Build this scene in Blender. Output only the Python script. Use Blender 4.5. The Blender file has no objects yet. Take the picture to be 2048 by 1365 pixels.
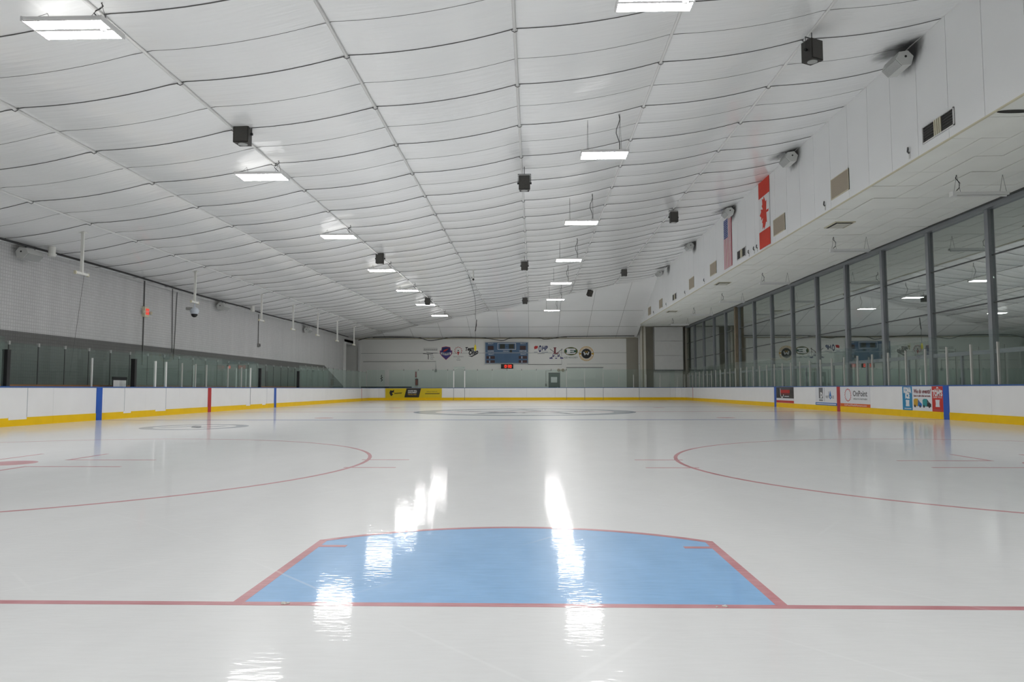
import bpy, math, random
from mathutils import Vector, Matrix
random.seed(7)
sc = bpy.context.scene
COL = sc.collection

# ------------------------------------------------------------------ camera
# world: X right, Y down the rink (near goal line at Y = 0), Z up, metres
f_px, pitch, yaw, roll = 1476.09, 0.0645, 0.0281, -0.0019
cd = bpy.data.cameras.new('camera'); cam = bpy.data.objects.new('camera', cd); COL.objects.link(cam)
cd.sensor_fit = 'HORIZONTAL'; cd.sensor_width = 36.0; cd.lens = f_px / 2048 * 36.0
cd.clip_start = 0.05; cd.clip_end = 300
r0 = Vector((math.cos(yaw), math.sin(yaw), 0)); fw0 = Vector((-math.sin(yaw), math.cos(yaw), 0)); u0 = Vector((0, 0, 1))
fw = fw0 * math.cos(pitch) + u0 * math.sin(pitch); up = u0 * math.cos(pitch) - fw0 * math.sin(pitch)
rc = r0 * math.cos(roll) + up * math.sin(roll); uc = up * math.cos(roll) - r0 * math.sin(roll)
M3 = Matrix((rc, uc, -fw)).transposed()
cam.matrix_world = Matrix.Translation((0.1152, -3.2885, 0.9443)) @ M3.to_4x4()
sc.camera = cam

# ------------------------------------------------------------------ world, exposure
w = bpy.data.worlds.new('world'); sc.world = w; w.use_nodes = True
w.node_tree.nodes['Background'].inputs[0].default_value = (0.6, 0.65, 0.7, 1)
w.node_tree.nodes['Background'].inputs[1].default_value = 0.05
vs = sc.view_settings
vs.view_transform = 'Standard'; vs.look = 'None'; vs.gamma = 1.0; vs.use_curve_mapping = False
vs.exposure = 0.0
LAMP = 84.0            # radiance of the lit lenses of the hanging fixtures
sc.cycles.max_bounces = 6; sc.cycles.diffuse_bounces = 5; sc.cycles.glossy_bounces = 3
sc.cycles.transparent_max_bounces = 20
sc.cycles.sample_clamp_indirect = 8.0
sc.cycles.use_light_tree = False

# ------------------------------------------------------------------ materials
def new_mat(name):
    m = bpy.data.materials.new(name); m.use_nodes = True
    nt = m.node_tree; return m, nt, nt.nodes, nt.links, nt.nodes['Principled BSDF']

def mat(name, col, rough=0.5, metal=0.0, spec=0.5, var=0.06, scale=3.0, bump=0.0, bscale=40.0, emit=None, estr=0.0, stretch=None):
    m, nt, N, L, P = new_mat(name)
    P.inputs['Roughness'].default_value = rough; P.inputs['Metallic'].default_value = metal
    P.inputs['Specular IOR Level'].default_value = spec
    g = N.new('ShaderNodeNewGeometry')
    vec = g.outputs['Position']
    if stretch:
        mp = N.new('ShaderNodeMapping'); mp.inputs['Scale'].default_value = stretch
        L.new(vec, mp.inputs['Vector']); vec = mp.outputs['Vector']
    n = N.new('ShaderNodeTexNoise'); n.inputs['Scale'].default_value = scale; n.inputs['Detail'].default_value = 1
    L.new(vec, n.inputs['Vector'])
    mx = N.new('ShaderNodeMix'); mx.data_type = 'RGBA'
    mx.inputs['A'].default_value = (*[c * (1 - var) for c in col], 1); mx.inputs['B'].default_value = (*[min(1, c * (1 + var)) for c in col], 1)
    L.new(n.outputs['Fac'], mx.inputs['Factor']); L.new(mx.outputs['Result'], P.inputs['Base Color'])
    if bump:
        nb = N.new('ShaderNodeTexNoise'); nb.inputs['Scale'].default_value = bscale; nb.inputs['Detail'].default_value = 4
        L.new(vec, nb.inputs['Vector'])
        b = N.new('ShaderNodeBump'); b.inputs['Strength'].default_value = 1.0; b.inputs['Distance'].default_value = bump
        L.new(nb.outputs['Fac'], b.inputs['Height']); L.new(b.outputs['Normal'], P.inputs['Normal'])
    if emit:
        if estr < 5: m.cycles.emission_sampling = 'NONE'
        P.inputs['Emission Color'].default_value = (*emit, 1); P.inputs['Emission Strength'].default_value = estr
    return m

def ice_mat(name, col, streak=0.05, fade=0.0):
    """paint or white ice under a clear, slightly scuffed ice surface"""
    m, nt, N, L, P = new_mat(name)
    P.inputs['Roughness'].default_value = 0.32; P.inputs['Specular IOR Level'].default_value = 0.10
    P.inputs['Coat Weight'].default_value = 0.60; P.inputs['Coat IOR'].default_value = 1.31; P.inputs['Coat Roughness'].default_value = 0.06
    g = N.new('ShaderNodeNewGeometry')
    def noise(scale, st, detail=4, rough=0.55, dist=0.0):
        mp = N.new('ShaderNodeMapping'); mp.inputs['Scale'].default_value = st; L.new(g.outputs['Position'], mp.inputs['Vector'])
        n = N.new('ShaderNodeTexNoise'); n.inputs['Scale'].default_value = scale; n.inputs['Detail'].default_value = detail
        n.inputs['Roughness'].default_value = rough; n.inputs['Distortion'].default_value = dist
        L.new(mp.outputs['Vector'], n.inputs['Vector']); return n
    n1 = noise(2.2, (1.6, 0.8, 1), 2); n2 = noise(14, (0.35, 2.2, 1), 3, 0.7)
    ad = N.new('ShaderNodeMath'); ad.operation = 'MULTIPLY_ADD'; ad.inputs[1].default_value = 0.5
    L.new(n1.outputs['Fac'], ad.inputs[0]); hf = N.new('ShaderNodeMath'); hf.operation = 'MULTIPLY'; hf.inputs[1].default_value = 0.5
    L.new(n2.outputs['Fac'], hf.inputs[0]); L.new(hf.outputs[0], ad.inputs[2])
    cr = N.new('ShaderNodeMapRange'); cr.inputs['From Min'].default_value = 0.35; cr.inputs['From Max'].default_value = 0.65
    L.new(ad.outputs[0], cr.inputs['Value'])
    white = (0.80, 0.815, 0.825)
    a = [c * (1 - fade * 0.6) + wv * fade * 0.6 for c, wv in zip(col, white)]
    b = [c * (1 - fade * 1.4) + wv * fade * 1.4 for c, wv in zip(col, white)]
    mx = N.new('ShaderNodeMix'); mx.data_type = 'RGBA'
    mx.inputs['A'].default_value = (*[c * (1 - streak) for c in a], 1); mx.inputs['B'].default_value = (*[min(1, c * (1 + streak)) for c in b], 1)
    L.new(cr.outputs['Result'], mx.inputs['Factor'])
    # thin white skate scratches: narrow bands of a distorted wave in two directions
    sc_out = None
    for rot, wsc, thr, dst in ((0.5, 0.23, 0.9985, 7.0), (-0.9, 0.31, 0.9988, 9.0)):
        mp = N.new('ShaderNodeMapping'); mp.inputs['Rotation'].default_value = (0, 0, rot); L.new(g.outputs['Position'], mp.inputs['Vector'])
        wv = N.new('ShaderNodeTexWave'); wv.inputs['Scale'].default_value = wsc; wv.inputs['Distortion'].default_value = dst
        wv.inputs['Detail'].default_value = 0.0; wv.inputs['Detail Scale'].default_value = 0.35
        L.new(mp.outputs['Vector'], wv.inputs['Vector'])
        t = N.new('ShaderNodeMapRange'); t.inputs['From Min'].default_value = thr; t.inputs['From Max'].default_value = 1.0
        L.new(wv.outputs['Fac'], t.inputs['Value'])
        nm = noise(0.9, (1, 1, 1), 0); tm = N.new('ShaderNodeMapRange'); tm.inputs['From Min'].default_value = 0.52; tm.inputs['From Max'].default_value = 0.64
        L.new(nm.outputs['Fac'], tm.inputs['Value'])
        ml = N.new('ShaderNodeMath'); ml.operation = 'MULTIPLY'; L.new(t.outputs['Result'], ml.inputs[0]); L.new(tm.outputs['Result'], ml.inputs[1])
        if sc_out is None: sc_out = ml.outputs[0]
        else:
            mxx = N.new('ShaderNodeMath'); mxx.operation = 'MAXIMUM'; L.new(sc_out, mxx.inputs[0]); L.new(ml.outputs[0], mxx.inputs[1]); sc_out = mxx.outputs[0]
    m2 = N.new('ShaderNodeMix'); m2.data_type = 'RGBA'; L.new(mx.outputs['Result'], m2.inputs['A']); m2.inputs['B'].default_value = (0.93, 0.95, 0.96, 1)
    sf = N.new('ShaderNodeMath'); sf.operation = 'MULTIPLY'; sf.inputs[1].default_value = 0.22; L.new(sc_out, sf.inputs[0])
    L.new(sf.outputs[0], m2.inputs['Factor']); L.new(m2.outputs['Result'], P.inputs['Base Color'])
    # surface relief of the ice: long soft waves, fine pebble and the scratches
    nb = noise(1.1, (1, 0.6, 1), 0); nc = noise(26, (0.5, 1.4, 1), 1)
    b1 = N.new('ShaderNodeBump'); b1.inputs['Distance'].default_value = 0.003; L.new(nb.outputs['Fac'], b1.inputs['Height'])
    b2 = N.new('ShaderNodeBump'); b2.inputs['Distance'].default_value = 0.0006; L.new(nc.outputs['Fac'], b2.inputs['Height']); L.new(b1.outputs['Normal'], b2.inputs['Normal'])
    L.new(b2.outputs['Normal'], P.inputs['Coat Normal'])
    return m

def glass_mat(name, tint, rough=0.0, refl=1.0, ior=1.5, haze=0.0, hazecol=(0.5, 0.55, 0.53)):
    m = bpy.data.materials.new(name); m.use_nodes = True; nt = m.node_tree; N, L = nt.nodes, nt.links
    N.remove(N['Principled BSDF']); out = N['Material Output']
    g = N.new('ShaderNodeNewGeometry')
    ir = N.new('ShaderNodeMix'); ir.data_type = 'FLOAT'; ir.inputs[2].default_value = ior; ir.inputs[3].default_value = 1 / ior
    L.new(g.outputs['Backfacing'], ir.inputs[0])
    fr = N.new('ShaderNodeFresnel'); L.new(ir.outputs[0], fr.inputs['IOR'])
    ns = N.new('ShaderNodeTexNoise'); ns.inputs['Scale'].default_value = 1.5; L.new(g.outputs['Position'], ns.inputs['Vector'])
    mr = N.new('ShaderNodeMapRange'); mr.inputs['To Min'].default_value = refl * 0.92; mr.inputs['To Max'].default_value = refl
    L.new(ns.outputs['Fac'], mr.inputs['Value'])
    mu = N.new('ShaderNodeMath'); mu.operation = 'MULTIPLY'; L.new(fr.outputs[0], mu.inputs[0]); L.new(mr.outputs['Result'], mu.inputs[1])
    t = N.new('ShaderNodeBsdfTransparent'); t.inputs['Color'].default_value = (*tint, 1)
    gl = N.new('ShaderNodeBsdfGlossy'); gl.inputs['Roughness'].default_value = rough
    gl.inputs['Color'].default_value = (0.95, 0.98, 0.97, 1)
    base = t.outputs[0]
    if haze:
        d = N.new('ShaderNodeBsdfDiffuse'); d.inputs['Color'].default_value = (*hazecol, 1)
        hx = N.new('ShaderNodeMixShader'); hx.inputs[0].default_value = haze; L.new(base, hx.inputs[1]); L.new(d.outputs[0], hx.inputs[2]); base = hx.outputs[0]
    mx = N.new('ShaderNodeMixShader'); L.new(mu.outputs[0], mx.inputs[0]); L.new(base, mx.inputs[1]); L.new(gl.outputs[0], mx.inputs[2])
    L.new(mx.outputs[0], out.inputs['Surface'])
    return m

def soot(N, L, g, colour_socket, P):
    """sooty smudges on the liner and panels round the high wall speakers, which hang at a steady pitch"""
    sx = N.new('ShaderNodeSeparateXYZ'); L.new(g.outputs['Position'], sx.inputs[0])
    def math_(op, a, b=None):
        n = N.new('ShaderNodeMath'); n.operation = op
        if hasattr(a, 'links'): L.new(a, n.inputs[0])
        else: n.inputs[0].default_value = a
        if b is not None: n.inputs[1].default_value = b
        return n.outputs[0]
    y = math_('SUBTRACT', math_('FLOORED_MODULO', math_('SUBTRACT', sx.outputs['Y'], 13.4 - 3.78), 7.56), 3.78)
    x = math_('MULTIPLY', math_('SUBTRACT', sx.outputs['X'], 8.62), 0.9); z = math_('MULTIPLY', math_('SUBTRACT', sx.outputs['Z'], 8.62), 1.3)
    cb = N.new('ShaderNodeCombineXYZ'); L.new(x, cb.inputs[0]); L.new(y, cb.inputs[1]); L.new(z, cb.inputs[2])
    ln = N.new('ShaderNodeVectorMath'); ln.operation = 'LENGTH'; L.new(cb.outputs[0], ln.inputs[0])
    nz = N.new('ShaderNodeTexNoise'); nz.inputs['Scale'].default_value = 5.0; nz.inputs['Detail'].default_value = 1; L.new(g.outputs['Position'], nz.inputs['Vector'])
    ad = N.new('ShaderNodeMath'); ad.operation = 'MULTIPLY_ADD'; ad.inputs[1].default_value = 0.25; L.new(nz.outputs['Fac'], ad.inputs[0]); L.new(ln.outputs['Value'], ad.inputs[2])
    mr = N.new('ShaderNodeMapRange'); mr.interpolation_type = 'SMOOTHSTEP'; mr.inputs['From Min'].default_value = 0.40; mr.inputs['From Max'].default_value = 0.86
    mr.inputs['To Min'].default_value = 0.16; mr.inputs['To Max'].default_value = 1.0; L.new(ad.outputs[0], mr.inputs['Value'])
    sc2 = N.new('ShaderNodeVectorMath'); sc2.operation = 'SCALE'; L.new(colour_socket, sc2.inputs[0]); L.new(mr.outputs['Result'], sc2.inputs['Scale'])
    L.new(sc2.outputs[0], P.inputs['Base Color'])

def vinyl_mat(name, col):
    """white vinyl roof liner: satin sheen and fine wrinkles that run across the bays"""
    m, nt, N, L, P = new_mat(name)
    P.inputs['Roughness'].default_value = 0.13; P.inputs['Specular IOR Level'].default_value = 0.9
    g = N.new('ShaderNodeNewGeometry')
    def noise(scale, st, detail, dist=0.0):
        mp = N.new('ShaderNodeMapping'); mp.inputs['Scale'].default_value = st; L.new(g.outputs['Position'], mp.inputs['Vector'])
        n = N.new('ShaderNodeTexNoise'); n.inputs['Scale'].default_value = scale; n.inputs['Detail'].default_value = detail; n.inputs['Distortion'].default_value = dist
        L.new(mp.outputs['Vector'], n.inputs['Vector']); return n
    n0 = noise(0.5, (1, 1, 1), 1); mx = N.new('ShaderNodeMix'); mx.data_type = 'RGBA'
    mx.inputs['A'].default_value = (*[c * 0.95 for c in col], 1); mx.inputs['B'].default_value = (*[min(1, c * 1.03) for c in col], 1)
    L.new(n0.outputs['Fac'], mx.inputs['Factor']); soot(N, L, g, mx.outputs['Result'], P)
    n1 = noise(1.6, (0.5, 5.0, 1), 2); n2 = noise(9.0, (0.25, 2.0, 1), 0)
    b1 = N.new('ShaderNodeBump'); b1.inputs['Distance'].default_value = 0.008; L.new(n1.outputs['Fac'], b1.inputs['Height'])
    b2 = N.new('ShaderNodeBump'); b2.inputs['Distance'].default_value = 0.002; L.new(n2.outputs['Fac'], b2.inputs['Height']); L.new(b1.outputs['Normal'], b2.inputs['Normal'])
    L.new(b2.outputs['Normal'], P.inputs['Normal'])
    return m

def block_mat(name, col, cell=0.1, mortar=0.82):
    m, nt, N, L, P = new_mat(name)
    P.inputs['Roughness'].default_value = 0.75
    g = N.new('ShaderNodeNewGeometry'); sx = N.new('ShaderNodeSeparateXYZ'); L.new(g.outputs['Position'], sx.inputs[0])
    cx = N.new('ShaderNodeCombineXYZ'); L.new(sx.outputs['Y'], cx.inputs['X']); L.new(sx.outputs['Z'], cx.inputs['Y'])
    br = N.new('ShaderNodeTexBrick'); br.offset = 0.0; br.inputs['Scale'].default_value = 1.0
    br.inputs['Brick Width'].default_value = cell; br.inputs['Row Height'].default_value = cell; br.inputs['Mortar Size'].default_value = cell * 0.11
    br.inputs['Mortar Smooth'].default_value = 0.5
    br.inputs['Color1'].default_value = (*col, 1); br.inputs['Color2'].default_value = (*[c * 0.94 for c in col], 1); br.inputs['Mortar'].default_value = (*[c * mortar for c in col], 1)
    L.new(cx.outputs[0], br.inputs['Vector'])
    n = N.new('ShaderNodeTexNoise'); n.inputs['Scale'].default_value = 0.8; n.inputs['Detail'].default_value = 4
    mp = N.new('ShaderNodeMapping'); mp.inputs['Scale'].default_value = (1, 2.5, 0.25); L.new(g.outputs['Position'], mp.inputs['Vector']); L.new(mp.outputs[0], n.inputs['Vector'])
    mr = N.new('ShaderNodeMapRange'); mr.inputs['To Min'].default_value = 0.86; mr.inputs['To Max'].default_value = 1.08; L.new(n.outputs['Fac'], mr.inputs['Value'])
    hm = N.new('ShaderNodeVectorMath'); hm.operation = 'SCALE'; L.new(br.outputs['Color'], hm.inputs[0]); L.new(mr.outputs['Result'], hm.inputs['Scale'])
    L.new(hm.outputs[0], P.inputs['Base Color'])
    b = N.new('ShaderNodeBump'); b.inputs['Distance'].default_value = -0.006; L.new(br.outputs['Fac'], b.inputs['Height']); L.new(b.outputs['Normal'], P.inputs['Normal'])
    return m

WHITE_ICE = (0.80, 0.815, 0.825)
M = {
 'ice': ice_mat('ice_white', WHITE_ICE, 0.025),
 'ice_blue': ice_mat('ice_paint_blue', (0.22, 0.485, 0.84), 0.08, 0.06),
 'ice_red': ice_mat('ice_paint_red', (0.56, 0.16, 0.19), 0.12, 0.16),
 'ice_line_blue': ice_mat('ice_paint_line_blue', (0.09, 0.14, 0.42), 0.1, 0.1),
 'ice_grey': ice_mat('ice_paint_grey', (0.26, 0.30, 0.34), 0.12, 0.14),
 'ice_dark': ice_mat('ice_paint_dark', (0.12, 0.17, 0.24), 0.12, 0.12),
 'snow': mat('snow_crumb', (0.75, 0.74, 0.7), 0.7, bump=0.004, bscale=90),
 'concrete': mat('concrete', (0.30, 0.30, 0.29), 0.8, var=0.12, scale=1.2, bump=0.002),
 'rubber': mat('rubber_floor', (0.05, 0.05, 0.055), 0.85, var=0.15, scale=8),
 'vinyl': vinyl_mat('liner_vinyl', (0.92, 0.93, 0.93)),
 'seam': mat('liner_seam', (0.17, 0.17, 0.165), 0.7, var=0.2, scale=12),
 'strap': mat('liner_strap', (0.13, 0.13, 0.13), 0.6, var=0.15, scale=6),
 'rail': mat('painted_rail', (0.78, 0.78, 0.77), 0.35, var=0.05),
 'block': block_mat('painted_block', (0.68, 0.68, 0.68)),
 'block_grey': block_mat('painted_block_grey', (0.18, 0.18, 0.175), 0.1, 0.85),
 'farwall': mat('far_wall_paint', (0.80, 0.80, 0.77), 0.6, var=0.04, scale=0.7),
 'fascia': mat('fascia_panel', (0.90, 0.91, 0.91), 0.45, var=0.03, scale=0.8),
 'fascia_gap': mat('fascia_joint', (0.36, 0.33, 0.24), 0.7, var=0.15, scale=3),
 'tile': mat('soffit_tile', (0.93, 0.94, 0.89), 0.8, var=0.06, scale=1.1, bump=0.002, bscale=60),
 'tgrid': mat('soffit_grid', (0.66, 0.65, 0.58), 0.6, var=0.08),
 'mullion': mat('grey_aluminium', (0.27, 0.285, 0.305), 0.4, 0.4, var=0.06),
 'bar': mat('dark_bar', (0.06, 0.065, 0.065), 0.5, var=0.1),
 'postbrown': mat('rusty_post', (0.20, 0.16, 0.11), 0.7, var=0.25, scale=4),
 'winglass': glass_mat('lobby_glass', (0.80, 0.86, 0.835), 0.0, 1.0, 6.5),
 'shield': glass_mat('shield_glass', (0.95, 0.975, 0.965), 0.0, 0.5, 1.45, 0.02, (0.6, 0.68, 0.65)),
 'shield_old': glass_mat('scuffed_shield_glass', (0.915, 0.955, 0.94), 0.0, 0.5, 1.45, 0.05, (0.52, 0.64, 0.60)),
 'lobby': mat('lobby_wall', (0.72, 0.73, 0.71), 0.8, var=0.1),
 'lobbyfloor': mat('lobby_floor', (0.25, 0.25, 0.25), 0.6, var=0.1),
 'board': mat('board_white', (0.92, 0.92, 0.925), 0.32, var=0.035, scale=2.0),
 'kick': mat('kick_yellow', (0.95, 0.60, 0.006), 0.4, spec=0.2, var=0.06, scale=3.0),
 'cap': mat('cap_rail_blue', (0.03, 0.11, 0.36), 0.4, var=0.08),
 'core': mat('board_core', (0.22, 0.22, 0.22), 0.7),
 'blue': mat('stripe_blue', (0.008, 0.10, 0.50), 0.35, var=0.06),
 'red': mat('stripe_red', (0.50, 0.015, 0.02), 0.35, var=0.06),
 'alu': mat('aluminium_post', (0.62, 0.61, 0.58), 0.4, 0.35, var=0.08),
 'whitepost': mat('white_post', (0.82, 0.82, 0.80), 0.4, var=0.05),
 'black': mat('black_plastic', (0.012, 0.012, 0.013), 0.55, var=0.2),
 'blackpad': mat('black_pad', (0.010, 0.010, 0.011), 0.6, var=0.2),
 'spkblack': mat('speaker_black', (0.035, 0.033, 0.03), 0.5, var=0.15, scale=9),
 'grille': mat('speaker_grille', (0.075, 0.072, 0.066), 0.6, var=0.25, scale=60, bump=0.002, bscale=160),
 'spkwhite': mat('speaker_white', (0.62, 0.63, 0.61), 0.5, var=0.06),
 'spkgrey': mat('speaker_grey_mesh', (0.40, 0.41, 0.40), 0.6, var=0.15, scale=40, bump=0.001, bscale=150),
 'steel': mat('dark_steel', (0.10, 0.10, 0.10), 0.45, 0.6, var=0.1),
 'wire': mat('wire', (0.06, 0.06, 0.06), 0.5, 0.3),
 'cable': mat('black_cable', (0.02, 0.02, 0.021), 0.6),
 'conduit': mat('conduit', (0.14, 0.14, 0.135), 0.5, 0.2),
 'greybox': mat('grey_box', (0.30, 0.30, 0.29), 0.5),
 'lampbody': mat('lamp_housing', (0.80, 0.80, 0.80), 0.35),
 'lens': mat('lamp_lens', (0.9, 0.9, 0.9), 0.4, var=0.01, emit=(1.0, 0.985, 0.965), estr=LAMP),
 'uplens': mat('lamp_top_lens', (0.9, 0.9, 0.9), 0.4, var=0.01, emit=(1.0, 0.985, 0.965), estr=1.0),
 'lampoff': mat('unlit_tube', (0.80, 0.81, 0.80), 0.3),
 'tan': mat('tan_panel', (0.42, 0.36, 0.28), 0.8, var=0.08, scale=30, bump=0.003, bscale=120),
 'louver': mat('louver_dark', (0.025, 0.023, 0.02), 0.7, var=0.3, scale=6),
 'cream': mat('cream_plastic', (0.70, 0.66, 0.50), 0.5),
 'rod': mat('white_rod', (0.78, 0.78, 0.74), 0.4),
 'wood': mat('bench_wood', (0.30, 0.14, 0.045), 0.5, var=0.3, scale=4, stretch=(1, 0.2, 4)),
 'flag_red': mat('flag_red', (0.66, 0.06, 0.035), 0.8, var=0.06, scale=4, bump=0.003, bscale=5),
 'flag_white': mat('flag_white', (0.80, 0.80, 0.80), 0.8, var=0.03, bump=0.003, bscale=5),
 'flag_blue': mat('flag_blue', (0.06, 0.09, 0.27), 0.8, var=0.08),
 'flag_maroon': mat('flag_stripe_red', (0.48, 0.06, 0.09), 0.8, var=0.06),
 'sb_blue': mat('score_blue', (0.055, 0.12, 0.22), 0.4, var=0.12, scale=1.5),
 'sb_frame': mat('score_frame', (0.40, 0.43, 0.46), 0.4),
 'sb_maroon': mat('score_digit_dark', (0.035, 0.008, 0.010), 0.4),
 'sb_green': mat('score_clock_dark', (0.012, 0.016, 0.008), 0.4),
 'digit': mat('lit_digit', (0.5, 0.02, 0.01), 0.5, emit=(1.0, 0.05, 0.02), estr=1.6),
 'digit_dim': mat('dim_digit', (0.3, 0.05, 0.04), 0.5, emit=(1.0, 0.15, 0.1), estr=0.25),
 'exitred': mat('exit_sign_red', (0.5, 0.03, 0.02), 0.5, emit=(1.0, 0.09, 0.05), estr=0.55),
 'ink': mat('ink_black', (0.02, 0.02, 0.022), 0.6),
 'inkgrey': mat('ink_grey', (0.16, 0.16, 0.17), 0.6),
 'inkwhite': mat('ink_white', (0.82, 0.82, 0.82), 0.5),
 'inkred': mat('ink_red', (0.52, 0.03, 0.03), 0.6),
 'inkmaroon': mat('ink_maroon', (0.20, 0.03, 0.04), 0.6),
 'inkorange': mat('ink_orange', (0.72, 0.14, 0.015), 0.6),
 'inkblue': mat('ink_blue', (0.015, 0.16, 0.50), 0.6),
 'inknavy': mat('ink_navy', (0.012, 0.028, 0.13), 0.6),
 'inkpurple': mat('ink_purple', (0.06, 0.045, 0.20), 0.6),
 'inkgreen': mat('ink_green', (0.01, 0.085, 0.05), 0.6),
 'inkgold': mat('ink_gold', (0.62, 0.36, 0.03), 0.6),
 'inkyellow': mat('ink_yellow', (0.78, 0.58, 0.01), 0.5, var=0.03),
 'inkcyan': mat('ink_cyan', (0.01, 0.24, 0.48), 0.5, var=0.03),
 'inkadred': mat('ink_ad_red', (0.58, 0.025, 0.015), 0.5, var=0.03),
 'inkpink': mat('ink_pink', (0.50, 0.12, 0.12), 0.6),
 'inkteal': mat('ink_teal', (0.03, 0.30, 0.32), 0.6),
 'adwhite': mat('ad_white', (0.80, 0.81, 0.84), 0.45, var=0.02),
 'adblack': mat('ad_black', (0.018, 0.017, 0.016), 0.4, var=0.2, scale=3),
 'door': mat('door_green_grey', (0.10, 0.13, 0.12), 0.5),
 'paper': mat('paper', (0.78, 0.78, 0.78), 0.8),
 'beige': mat('beige_wall', (0.33, 0.31, 0.26), 0.7, var=0.1, scale=1),
 'shadowwall': mat('alcove_wall', (0.27, 0.26, 0.23), 0.8, var=0.1),
 'offwhite': mat('off_white_steel', (0.62, 0.60, 0.53), 0.5),
 'yellow': mat('yellow_plastic', (0.75, 0.62, 0.02), 0.5),
 'camwhite': mat('camera_white', (0.55, 0.60, 0.66), 0.35),
 'extred': mat('extinguisher_red', (0.30, 0.05, 0.03), 0.4),
}

_nt = M['fascia'].node_tree; _P = _nt.nodes['Principled BSDF']
soot(_nt.nodes, _nt.links, [n for n in _nt.nodes if n.type == 'NEW_GEOMETRY'][0], _P.inputs['Base Color'].links[0].from_socket, _P)
# ------------------------------------------------------------------ mesh helpers
class MB:
    def __init__(s): s.v = []; s.f = []
    def add(s, vs, fs):
        o = len(s.v); s.v += [tuple(p) for p in vs]; s.f += [tuple(i + o for i in f) for f in fs]; return s
    def box(s, x0, x1, y0, y1, z0, z1):
        return s.add([(x0,y0,z0),(x1,y0,z0),(x1,y1,z0),(x0,y1,z0),(x0,y0,z1),(x1,y0,z1),(x1,y1,z1),(x0,y1,z1)],
                     [(0,3,2,1),(4,5,6,7),(0,1,5,4),(1,2,6,5),(2,3,7,6),(3,0,4,7)])
    def cbox(s, c, d): return s.box(c[0]-d[0]/2, c[0]+d[0]/2, c[1]-d[1]/2, c[1]+d[1]/2, c[2]-d[2]/2, c[2]+d[2]/2)
    def prism(s, pts, z0, z1):
        """2-D outline (counter-clockwise) in x,y raised from z0 to z1"""
        a = sum(pts[i][0]*pts[(i+1)%len(pts)][1]-pts[(i+1)%len(pts)][0]*pts[i][1] for i in range(len(pts)))
        if a < 0: pts = pts[::-1]
        n = len(pts)
        return s.add([(x, y, z0) for x, y in pts] + [(x, y, z1) for x, y in pts],
                     [tuple(range(n))[::-1], tuple(range(n, 2*n))] + [(i, (i+1) % n, n+(i+1) % n, n+i) for i in range(n)])
    def ring(s, cx, cy, r_in, r_out, z0, z1, n=48, a0=0, a1=2*math.pi, ry=1.0):
        full = abs(a1 - a0 - 2*math.pi) < 1e-6; k = n if full else n + 1
        P = []
        for i in range(k):
            a = a0 + (a1-a0)*i/n; c, q = math.cos(a), math.sin(a)*ry
            P += [(cx+r_in*c, cy+r_in*q, z0), (cx+r_out*c, cy+r_out*q, z0), (cx+r_out*c, cy+r_out*q, z1), (cx+r_in*c, cy+r_in*q, z1)]
        F = []
        for i in range(n):
            a, b = 4*i, 4*((i+1) % k)
            F += [(a,b,b+1,a+1),(a+3,a+2,b+2,b+3),(a+1,b+1,b+2,a+2),(a,a+3,b+3,b)]
        if not full: F += [(0,1,2,3), (4*n+3, 4*n+2, 4*n+1, 4*n)]
        return s.add(P, F)
    def disc(s, cx, cy, r, z0, z1, n=32, ry=1.0):
        return s.prism([(cx+r*math.cos(2*math.pi*i/n), cy+r*ry*math.sin(2*math.pi*i/n)) for i in range(n)], z0, z1)
    def tube(s, pts, r, n=6, cap=True):
        pts = [Vector(p) for p in pts]; rings = []
        for i, p in enumerate(pts):
            d = (pts[min(i+1, len(pts)-1)] - pts[max(i-1, 0)]).normalized()
            a = Vector((0, 0, 1)) if abs(d.z) < 0.9 else Vector((1, 0, 0))
            e1 = d.cross(a).normalized(); e2 = d.cross(e1)
            rr = r[i] if isinstance(r, (list, tuple)) else r
            rings.append([p + (e1*math.cos(2*math.pi*j/n) + e2*math.sin(2*math.pi*j/n))*rr for j in range(n)])
        V = [q for g in rings for q in g]
        F = [(i*n+j, (i+1)*n+j, (i+1)*n+(j+1) % n, i*n+(j+1) % n) for i in range(len(pts)-1) for j in range(n)]
        if cap: F += [tuple(range(n)), tuple(range((len(pts)-1)*n, len(pts)*n))[::-1]]
        return s.add(V, F)
    def sphere(s, c, r, n=12, m=8, sz=1.0):
        V = []; F = []
        for i in range(m+1):
            t = math.pi*i/m
            for j in range(n):
                a = 2*math.pi*j/n
                V.append((c[0]+r*math.sin(t)*math.cos(a), c[1]+r*math.sin(t)*math.sin(a), c[2]+r*sz*math.cos(t)))
        for i in range(m):
            for j in range(n): F.append((i*n+j, i*n+(j+1) % n, (i+1)*n+(j+1) % n, (i+1)*n+j)[::-1])
        return s.add(V, F)
    def stroke(s, pts, w, z0, z1):
        """flat stroke of width w along a 2-D polyline, one short bar per segment"""
        for (ax, ay), (bx, by) in zip(pts[:-1], pts[1:]):
            d = Vector((bx-ax, by-ay)); l = d.length or 1e-6; n = Vector((-d.y, d.x))/l*w/2; e = d/l*w*0.3
            s.prism([(ax-e.x-n.x, ay-e.y-n.y), (bx+e.x-n.x, by+e.y-n.y), (bx+e.x+n.x, by+e.y+n.y), (ax-e.x+n.x, ay-e.y+n.y)], z0, z1)
        return s
    def mesh(s, name, material, smooth=False):
        me = bpy.data.meshes.new(name); me.from_pydata(s.v, [], s.f); me.materials.append(material)
        if smooth:
            for p in me.polygons: p.use_smooth = True
        me.update(); return me
    def build(s, name, material, parent=None, loc=None, smooth=False, label=None):
        return ob(name, s.mesh(name, material, smooth), parent, loc, label)

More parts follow.
